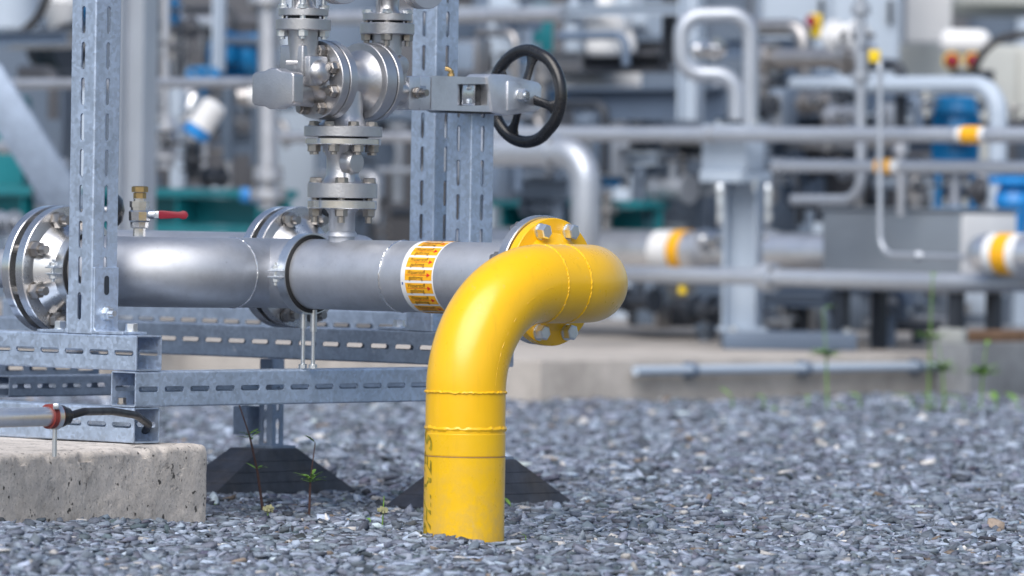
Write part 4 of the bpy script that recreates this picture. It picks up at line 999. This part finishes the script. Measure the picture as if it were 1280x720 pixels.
t = thing('board', 'rusty brown board with a pale end lying on the concrete kerb at right', 'board', V((k0.x, k0.y, zt_)))
b = B(); c = k0+Q*(L/2)+P*.09; b.box(V((c.x, c.y, zt_+.024)), (.06, L/2-.04, .022), (P, Q, Z), .004); b.build('plank', 'wood_brown', t)
b = B(); c = k0+Q*.02+P*.09; b.box(V((c.x, c.y, zt_+.026)), (.065, .016, .028), (P, Q, Z), .003); b.build('end_cap', 'panel_beige', t)

cabinet('white_box', 'white box added for the bright trees in the gap beside the pale cabinet at upper right', 1132, 1192, -120, 52, 28.6, .2, 'bright_gap_white', 'tank')  # no tank: white box added in place of bright trees beyond the gap
rt = random.Random(8)
for i in range(16):
    px = rt.uniform(195, 325); y0 = rt.uniform(-20, 150); d = rt.uniform(24.6, 26.5); L = rt.uniform(60, 140); r = rt.uniform(.012, .03)
    m = rt.choice(['dark_grey', 'stainless', 'panel_grey', 'dark_grey', 'clad'])
    if i % 2: pts = [W(px, y0, d), W(px, y0+L, d)]
    else: pts = [W(px-30, y0, d), along(W(px-30, y0, d), P, px+30), along(W(px-30, y0, d), P, px+30)-Z*.25]
    pipe('thin_pipe', 'one of the thin pipes tangled before the dark machinery cabinet', pts, r, m, .06, seg=10, group='thin pipes tangled at upper left')
for i in range(9):
    px = rt.uniform(395, 480) if i < 3 else rt.uniform(955, 1180); d = rt.uniform(24.8, 25.2); y0 = rt.uniform(180, 230)
    o = W(px, y0, d)
    pipe('thin_pipe', 'one of the thin pipes crossing in front of the slatted housing' if i >= 3 else 'one of the thin pipes behind the changeover valve', [o, o-Z*rt.uniform(.15, .3)] if i % 2 else [o, o+P*.35, o+P*.35-Z*.2], rt.uniform(.012, .024), rt.choice(['dark_grey', 'stainless', 'clad', 'steel_blue']), .05, seg=10, group='thin pipes before the slatted housing' if i >= 3 else 'thin pipes behind the changeover valve')

def clutter(zone, n, x0, x1, y0, y1, d0, d1, mats, seed, lab):
    r = random.Random(seed)
    for i in range(n):
        px, py, d = r.uniform(x0, x1), r.uniform(y0, y1), r.uniform(d0, d1); k = i % 5; m = r.choice(mats); o = W(px, py, d)
        if k == 0: Lp = r.uniform(.2, .5); pipe('thin_pipe', 'one of the thin pipes '+lab, [o, o+P*Lp, o+P*Lp-Z*r.uniform(.1, .3)], r.uniform(.012, .028), m, .06, seg=12, group='thin pipes '+lab)
        elif k == 1: pipe('thin_pipe', 'one of the thin pipes '+lab, [o, o-Z*r.uniform(.15, .45)], r.uniform(.012, .035), m, seg=12, group='thin pipes '+lab, fl=[(o-Z*.08, Z, .05, .03)])
        elif k == 2:
            t = thing('control_box', 'one of the small control boxes '+lab, 'box', o-Z*.08, 'small control boxes '+lab); h_ = (r.uniform(.04, .11), .05, r.uniform(.05, .12))
            b = B(); b.box(o, h_, (P, Q, Z), .008); b.build('shell', m, t); b = B(); b.box(o-Q*.056, (h_[0]*.8, .005, h_[2]*.8), (P, Q, Z), .003); b.build('door', r.choice(mats), t)
        elif k == 3:
            t = thing('small_valve', 'one of the small valves '+lab, 'valve', o-Z*.08, 'small valves '+lab); rr_ = r.uniform(.03, .055)
            b = B(); b.lathe(o-P*rr_*2, P, [(0, 0), (0, rr_*1.3), (rr_*.4, rr_*1.3), (rr_*.45, rr_*.7), (rr_*2, rr_), (rr_*3.5, rr_*.7), (rr_*3.6, rr_*1.3), (rr_*4, rr_*1.3), (rr_*4, 0)], 24); b.cyl(o, o+Z*rr_*2.6, rr_*.35, 12); b.build('body', m, t)
            b = B(); b.ring(o+Z*rr_*2.6, Z, rr_*1.3, rr_*.18, 32, 8); b.cyl(o+Z*rr_*2.6-P*rr_*1.3, o+Z*rr_*2.6+P*rr_*1.3, rr_*.12, 8); b.build('wheel', r.choice(['dark_grey', 'blue_paint', 'dark_grey', 'dull_steel']), t)
        else:
            L = r.uniform(.25, .6); b = B(); b.ibeam(o-P*L/2, P, Z, Q, L, .06, r.uniform(.05, .09), .008, .006); b.build('steel_beam', m, None, smooth=0, label='one of the short steel beams '+lab, category='beam', group='short steel beams '+lab)
G = ['dark_grey', 'steel_blue', 'panel_grey', 'dull_steel', 'clad', 'panel_brown']
clutter('a', 26, 165, 330, -10, 230, 25.5, 27.5, G, 1, 'crowded between the tall slotted post and the upright pipe')
clutter('b', 18, 345, 500, 20, 280, 25, 26.3, G, 2, 'behind the changeover valve and tee')
clutter('c', 14, 560, 700, 10, 260, 24.5, 25.6, ['steel_blue', 'panel_grey', 'clad', 'dull_steel'], 3, 'behind the black handwheel')
clutter('d', 24, 700, 900, 0, 290, 26.3, 27.2, ['steel_blue', 'panel_grey', 'clad', 'dull_steel', 'panel_pale'], 4, 'between the wide beam and the loop pipe')
clutter('e', 34, 935, 1150, 60, 260, 24.9, 26.2, G+['panel_pale'], 5, 'crowded behind the two label pipes')
clutter('f', 12, 1130, 1300, 120, 260, 24.8, 26.5, G, 6, 'around the upright blue motor')
clutter('g', 18, 790, 1240, 350, 405, 24.2, 25.2, ['dark_grey', 'steel_blue', 'panel_grey', 'dull_steel'], 7, 'low on the slab under the long pipe')
clutter('h', 10, -20, 80, 0, 240, 23.5, 26, G, 9, 'at the left edge behind the brace')

L_ = ['clad', 'panel_mid', 'dull_steel', 'steel_blue', 'dark_grey']
clutter('i', 20, 720, 905, 150, 290, 25.15, 25.7, L_, 11, 'close behind the upper label pipe left of the column')
clutter('j', 24, 945, 1180, 55, 250, 24.7, 25.3, L_+['dark_grey'], 12, 'close behind the label pipes right of the column')
clutter('k', 12, 560, 720, 0, 200, 24.6, 25.3, L_, 13, 'high behind the handwheel')
clutter('l', 12, 940, 1200, 345, 400, 23.7, 24.2, L_+['dark_grey'], 14, 'low in front of the plinths under the tank')
# ------------------------------------------------------------------ ground and gravel
SKY, SUN = .14, 3.3
def gz(x, y):
    x = np.asarray(x, float); y = np.asarray(y, float)
    s = np.clip((-x-.62)/.5, 0, 1); s = s*s*(3-2*s)
    f = np.clip((13.2-y)/.8, 0, 1)
    h = .03*s*f
    h = h+.008*np.sin(x*3.1+y*1.7)*np.sin(y*2.3-x*1.1)+.004*np.sin(x*9+1)*np.sin(y*8)
    return h
b = B()
xs = [-300, -60, -12]+list(np.linspace(-4, 5, 46))+[14, 60, 300]
ys = [-60, 0, 6]+list(np.linspace(9, 24, 76))+[40, 90, 400]
g = [[b.bm.verts.new((x, y, float(gz(x, y))-.014)) for x in xs] for y in ys]
for i in range(len(ys)-1):
    for j in range(len(xs)-1): b.bm.faces.new([g[i][j], g[i][j+1], g[i+1][j+1], g[i+1][j]])
b.build('ground', 'gravel_bed', None, loc=V((0, 0, 0)), kind='structure')
def stone_templates(n):
    out = []
    r = random.Random(5)
    while len(out) < n:
        bm = bmesh.new(); m = r.randint(4, 6); ph = r.random()*6
        el = r.uniform(.4, .9); th = r.uniform(.09, .30)
        for s in (-1, 1):
            for i in range(m):
                a = ph+2*PI*(i+r.uniform(-.3, .3))/m; q = r.uniform(.7, 1.2)*(1 if s < 0 else r.uniform(.72, .98))
                bm.verts.new((math.cos(a)*q, math.sin(a)*q*el, s*th*r.uniform(.6, 1.1)+.15*math.cos(a)*th))
        bmesh.ops.convex_hull(bm, input=bm.verts[:]); loose = [v for v in bm.verts if not v.link_faces]; bmesh.ops.delete(bm, geom=loose, context='VERTS')
        bmesh.ops.triangulate(bm, faces=bm.faces[:])
        bm.verts.index_update()
        out.append((np.array([v.co[:] for v in bm.verts]), np.array([[v.index for v in f.verts] for f in bm.faces]))); bm.free()
    return out
TM = stone_templates(16)
ca, cb_ = np.array([pB.x, pB.y]), None
def keepmask(x, y):
    k = np.hypot(x-base.x, y-base.y) > YR+.004
    # inside the concrete block
    rx, ry = x-pB.x, y-pB.y
    u = rx*dirb.x+ry*dirb.y; v = rx*nb_.x+ry*nb_.y
    k &= ~((u < .0) & (u > -2.6) & (v > 0.0) & (v < .62))
    for o in feet_at:
        rx, ry = x-o.x, y-o.y
        u = rx*P.x+ry*P.y; v = rx*Q.x+ry*Q.y
        k &= ~((abs(u) < .07) & (abs(v) < .185))
    rx, ry = x-C0.x, y-C0.y
    u = rx*P.x+ry*P.y; v = rx*Q.x+ry*Q.y
    k &= ~((u < -.01) & (v > .01))
    return k
def scatter(name, x0, x1, y0, y1, dens, size, seed):
    r = np.random.default_rng(seed)
    n = int((x1-x0)*(y1-y0)*dens)
    y = r.uniform(y0, y1, n); x = r.uniform(x0, x1, n)
    k = keepmask(x, y) & (abs(x) < .135*y+.55); x, y = x[k], y[k]; n = len(x)
    sz = size*np.exp(r.normal(0, .46, n)); sz = np.clip(sz, size*.45, size*2.6)
    rb_ = np.hypot(x-base.x, y-base.y); lf = np.clip((base.x-x)/.09*.5+.5, 0, 1)
    z = gz(x, y)+.020*np.exp(-((rb_-.10)/.05)**2)*lf-.006*np.exp(-((rb_-.10)/.06)**2)*(1-lf)+r.uniform(-.35, .5, n)*sz
    tilt = np.abs(r.normal(0, .27, n)); steep = r.random(n) < .06; tilt[steep] = r.uniform(.6, 1.4, steep.sum())
    az = r.uniform(0, 2*PI, n); yaw = r.uniform(0, 2*PI, n)
    ca_, sa = np.cos(az), np.sin(az); ct_, st = np.cos(tilt), np.sin(tilt)
    # rotation: yaw about z, then tilt about horizontal axis (ca,sa,0)
    kx, ky = ca_, sa
    R = np.empty((n, 3, 3))
    R[:, 0, 0] = ct_+kx*kx*(1-ct_); R[:, 0, 1] = kx*ky*(1-ct_); R[:, 0, 2] = ky*st
    R[:, 1, 0] = kx*ky*(1-ct_); R[:, 1, 1] = ct_+ky*ky*(1-ct_); R[:, 1, 2] = -kx*st
    R[:, 2, 0] = -ky*st; R[:, 2, 1] = kx*st; R[:, 2, 2] = ct_
    cy, sy = np.cos(yaw), np.sin(yaw)
    Yw = np.zeros((n, 3, 3)); Yw[:, 0, 0] = cy; Yw[:, 0, 1] = -sy; Yw[:, 1, 0] = sy; Yw[:, 1, 1] = cy; Yw[:, 2, 2] = 1
    R = R @ Yw
    # colours
    base_c = np.array([.200, .236, .298]); v = np.exp(r.normal(0, .37, n)); c = base_c[None]*v[:, None]
    c += r.normal(0, .006, (n, 3))
    kk = r.random(n)
    br = kk < .013; c[br] = np.array([.22, .18, .15])*np.exp(r.normal(0, .3, br.sum()))[:, None]
    wh = (kk > .976); c[wh] = np.array([.52, .51, .50])*np.exp(r.normal(0, .18, wh.sum()))[:, None]
    dk = (kk > .10) & (kk < .2); c[dk] *= .42
    c = np.clip(c, .015, .75)
    which = r.integers(0, len(TM), n); Vs, Fs, Cs = [], [], []; off = 0
    for t, (tv, tf) in enumerate(TM):
        idx = np.where(which == t)[0]
        if not len(idx): continue
        loc = tv[None]*sz[idx, None, None]
        pos = np.einsum('nij,nkj->nki', R[idx], loc)+np.stack([x[idx], y[idx], z[idx]], 1)[:, None]
        Vs.append(pos.reshape(-1, 3)); m = len(tv)
        Fs.append((tf[None]+(np.arange(len(idx))*m)[:, None, None]+off).reshape(-1, 3)); off += m*len(idx)
        Cs.append(np.repeat(c[idx], m, 0))
    Vv = np.concatenate(Vs); Ff = np.concatenate(Fs); Cc = np.concatenate(Cs)
    me = bpy.data.meshes.new(name); me.vertices.add(len(Vv)); me.loops.add(Ff.size); me.polygons.add(len(Ff))
    me.vertices.foreach_set('co', Vv.astype(np.float32).ravel()); me.loops.foreach_set('vertex_index', Ff.astype(np.int32).ravel())
    me.polygons.foreach_set('loop_start', np.arange(0, Ff.size, 3, dtype=np.int32)); 
    me.update(calc_edges=True)
    at_ = me.attributes.new('tint', 'FLOAT_COLOR', 'POINT'); at_.data.foreach_set('color', np.concatenate([Cc, np.ones((len(Cc), 1))], 1).astype(np.float32).ravel())
    me.materials.append(M['slate_chips'])
    o = bpy.data.objects.new(name, me); col.objects.link(o); return o
o = scatter('slate_gravel', -2.3, 2.3, 10.2, 14.6, 16000, .0096, 1)
o['kind'] = 'stuff'; o['label'] = 'blue-grey slate chippings covering the ground around the yellow pipe'; o['category'] = 'gravel'
o = scatter('slate_gravel', -3.6, 3.8, 14.6, 24.5, 5500, .0132, 2)
o['kind'] = 'stuff'; o['label'] = 'slate chippings stretching back to the pale concrete slab'; o['category'] = 'gravel'
# stones piled against the riser and the block
# ------------------------------------------------------------------ weeds
def leaf(b, o, d, L, wd, up=Z):
    s = d.cross(up)
    s = s.normalized() if s.length > 1e-4 else X
    q = [o]; 
    for f, w2, dr in ((.25, .8, .0), (.55, 1, -.03), (.82, .6, -.1)): q.append((o+d*L*f+Z*dr*L, w2*wd/2))
    tip = o+d*L-Z*.2*L
    l = [p+s*w2 for p, w2 in q[1:]]; r = [p-s*w2 for p, w2 in q[1:]]; mid = [p-Z*w2*.25 for p, w2 in q[1:]]
    for A in (l, r):
        b.face([o, mid[0], A[0]]); b.face([mid[0], mid[1], A[1], A[0]]); b.face([mid[1], mid[2], A[2], A[1]]); b.face([mid[2], tip, A[2]])
def weed(name, label, base_p, pts, stem_r, leaves, leafmat='leaf_green', group=None, head=None, stem='stem_red', rs=1):
    r = random.Random(rs)
    t = thing(name, label, 'weed', base_p, group)
    p = bend([base_p-Z*.02]+pts, .2, 6)
    b = B(); b.tube(p, [stem_r*(1-.6*i/len(p)) for i in range(len(p))], 7); b.build('stem', stem, t)
    if leaves:
        b = B(); n, L, f0 = leaves
        for i in range(n):
            f = f0+(1-f0)*i/max(1, n-1); q = p[min(len(p)-1, int(f*(len(p)-1)))]; a = 2.4*i+r.random()
            leaf(b, q, V((math.cos(a), math.sin(a), r.uniform(.1, .7))).normalized(), L*r.uniform(.6, 1.2), L*.24)
        b.build('leaves', leafmat, t, recalc=False)
    if head:
        b = B()
        for i in range(60):
            f = r.uniform(.6, 1); q = p[int(f*(len(p)-1))]; d = V((r.gauss(0, 1), r.gauss(0, 1), r.uniform(.2, 1.4))).normalized(); b.box(q+d*head*r.random(), (.0022, .0016, .003), bev=0)
        b.build('seed_head', 'seed_head', t)
def gp_(px, py, d=None):
    dd = H*FPX/(py-U+(640-px)*ROLL); o = W(px, py, d or dd); o.z = float(gz(o.x, o.y)); return o
o = gp_(331, 640); weed('tall_weed', 'tall leaning weed with red stem in front of the left rubber foot', o, [W(322, 590, o.y), W(312, 545, o.y), W(297, 500, o.y)], .0035, (12, .042, .4), rs=2)
o = gp_(386, 646); weed('tall_weed', 'upright green-topped weed to the right of the left rubber foot', o, [W(388, 600, o.y), W(394, 553, o.y)], .0028, (18, .042, .25), rs=3)
o = gp_(477, 655); weed('tall_weed', 'small pale seed-headed weed left of the yellow riser', o, [W(479, 640, o.y), W(480, 620, o.y)], .002, None, head=.013, stem='leaf_green', rs=4)
o = gp_(217, 652); weed('tall_weed', 'small weed with red autumn leaves against the concrete block', o, [W(216, 640, o.y-.02), W(217, 618, o.y-.03)], .002, (9, .04, .5), 'leaf_autumn', rs=5)
o = gp_(334, 650); weed('tall_weed', 'little yellowish seed head at the foot of the leaning weed', o, [W(335, 640, o.y), W(335, 634, o.y)], .002, None, head=.014, stem='leaf_green', rs=6)
for i, (px, py, lab) in enumerate(((268, 636, 'low green weed at the right end of the concrete block'), (463, 652, 'low green sprout left of the pale seed head'), (638, 640, 'low green sprout right of the yellow riser'), (430, 628, 'low sprout under the left rubber foot'), (657, 682, 'tiny sprout in front of the yellow riser at right'))):
    o = gp_(px, py); weed('low_weed', lab, o, [o+Z*.012], .0015, (12 if i < 3 else 7, .045 if i < 3 else .022, .2), rs=20+i, stem='leaf_green')
for i, (px, py, top, lean, lab) in enumerate(((1035, 503, 385, -6, 'tall thin weed before the conduit, left of the others'), (1160, 503, 345, 6, 'tallest thin weed by the slab left of the kerb'), (1182, 503, 420, -10, 'thin weed at the left end of the kerb'), (1225, 503, 432, 8, 'thin weed before the kerb near the right edge'))):
    o = gp_(px, py, 20.4); weed('slab_weed', lab, o, [W(px+lean*.4, (py+top)/2, 20.4), W(px+lean, top, 20.4)], .004, (30, .075, .15), rs=40+i, stem='leaf_green')
for i, px in enumerate((915, 955, 1010, 1075, 1140, 1168, 1205, 1245, 1272)):
    o = gp_(px, 503-.012*(px-900), 20.6); weed('low_weed', ['low green tuft at the slab foot, first from the left', 'second low green tuft along the slab foot from the left', 'third low green tuft from the left at the slab foot', 'yellowish tuft at the slab foot under the second conduit clip', 'low green tuft at the slab foot under the last conduit clip', 'bushy tuft at the left corner of the concrete kerb', 'tuft before the kerb, second from the right edge pair', 'tuft at the kerb foot close to the right edge', 'rightmost tuft at the kerb foot'][i], o, [o+Z*.05], .004, (20, .12 if i not in (0, 2) else .075, .1), rs=60+i, stem='leaf_green')
# ------------------------------------------------------------------ camera, light
cam = bpy.data.cameras.new('camera'); co = bpy.data.objects.new('camera', cam); col.objects.link(co); scene.camera = co
co.location = (0, 0, H); co.rotation_euler = (PI/2, -ROLL, 0)
cam.sensor_width = 36; cam.lens = FPX/1280*36; cam.shift_y = -(360-U)/1280.0
cam.clip_start = .1; cam.clip_end = 2000
cam.dof.use_dof = True; cam.dof.focus_distance = 12.35; cam.dof.aperture_fstop = 4.3; cam.dof.aperture_blades = 9
w_ = bpy.data.worlds.new('World'); scene.world = w_; w_.use_nodes = True
n = w_.node_tree; sky = n.nodes.new('ShaderNodeTexSky'); sky.sky_type = 'NISHITA'; sky.sun_disc = False
SE, SA = math.radians(49), math.radians(196)        # sun behind the camera's left shoulder
sky.sun_elevation = SE; sky.sun_rotation = SA; sky.air_density = 1.0; sky.dust_density = 2.2; sky.ozone_density = 1.4
n.links.new(sky.outputs[0], n.nodes['Background'].inputs[0]); n.nodes['Background'].inputs[1].default_value = SKY
sl = bpy.data.lights.new('sun', 'SUN'); sl.energy = SUN; sl.angle = math.radians(60); sl.color = (1, .965, .92)
so = bpy.data.objects.new('sun', sl); col.objects.link(so)
sd = V((math.sin(SA)*math.cos(SE), math.cos(SA)*math.cos(SE), math.sin(SE)))
so.rotation_euler = sd.to_track_quat('Z', 'Y').to_euler(); so.location = sd*30
scene.render.engine = 'CYCLES'; scene.cycles.max_bounces = 8; scene.cycles.use_denoising = True
scene.view_settings.view_transform = 'Standard'; scene.view_settings.look = 'None'; scene.view_settings.exposure = 0; scene.view_settings.gamma = 1
for o in bpy.data.objects:
    if '_org' in o: del o['_org']
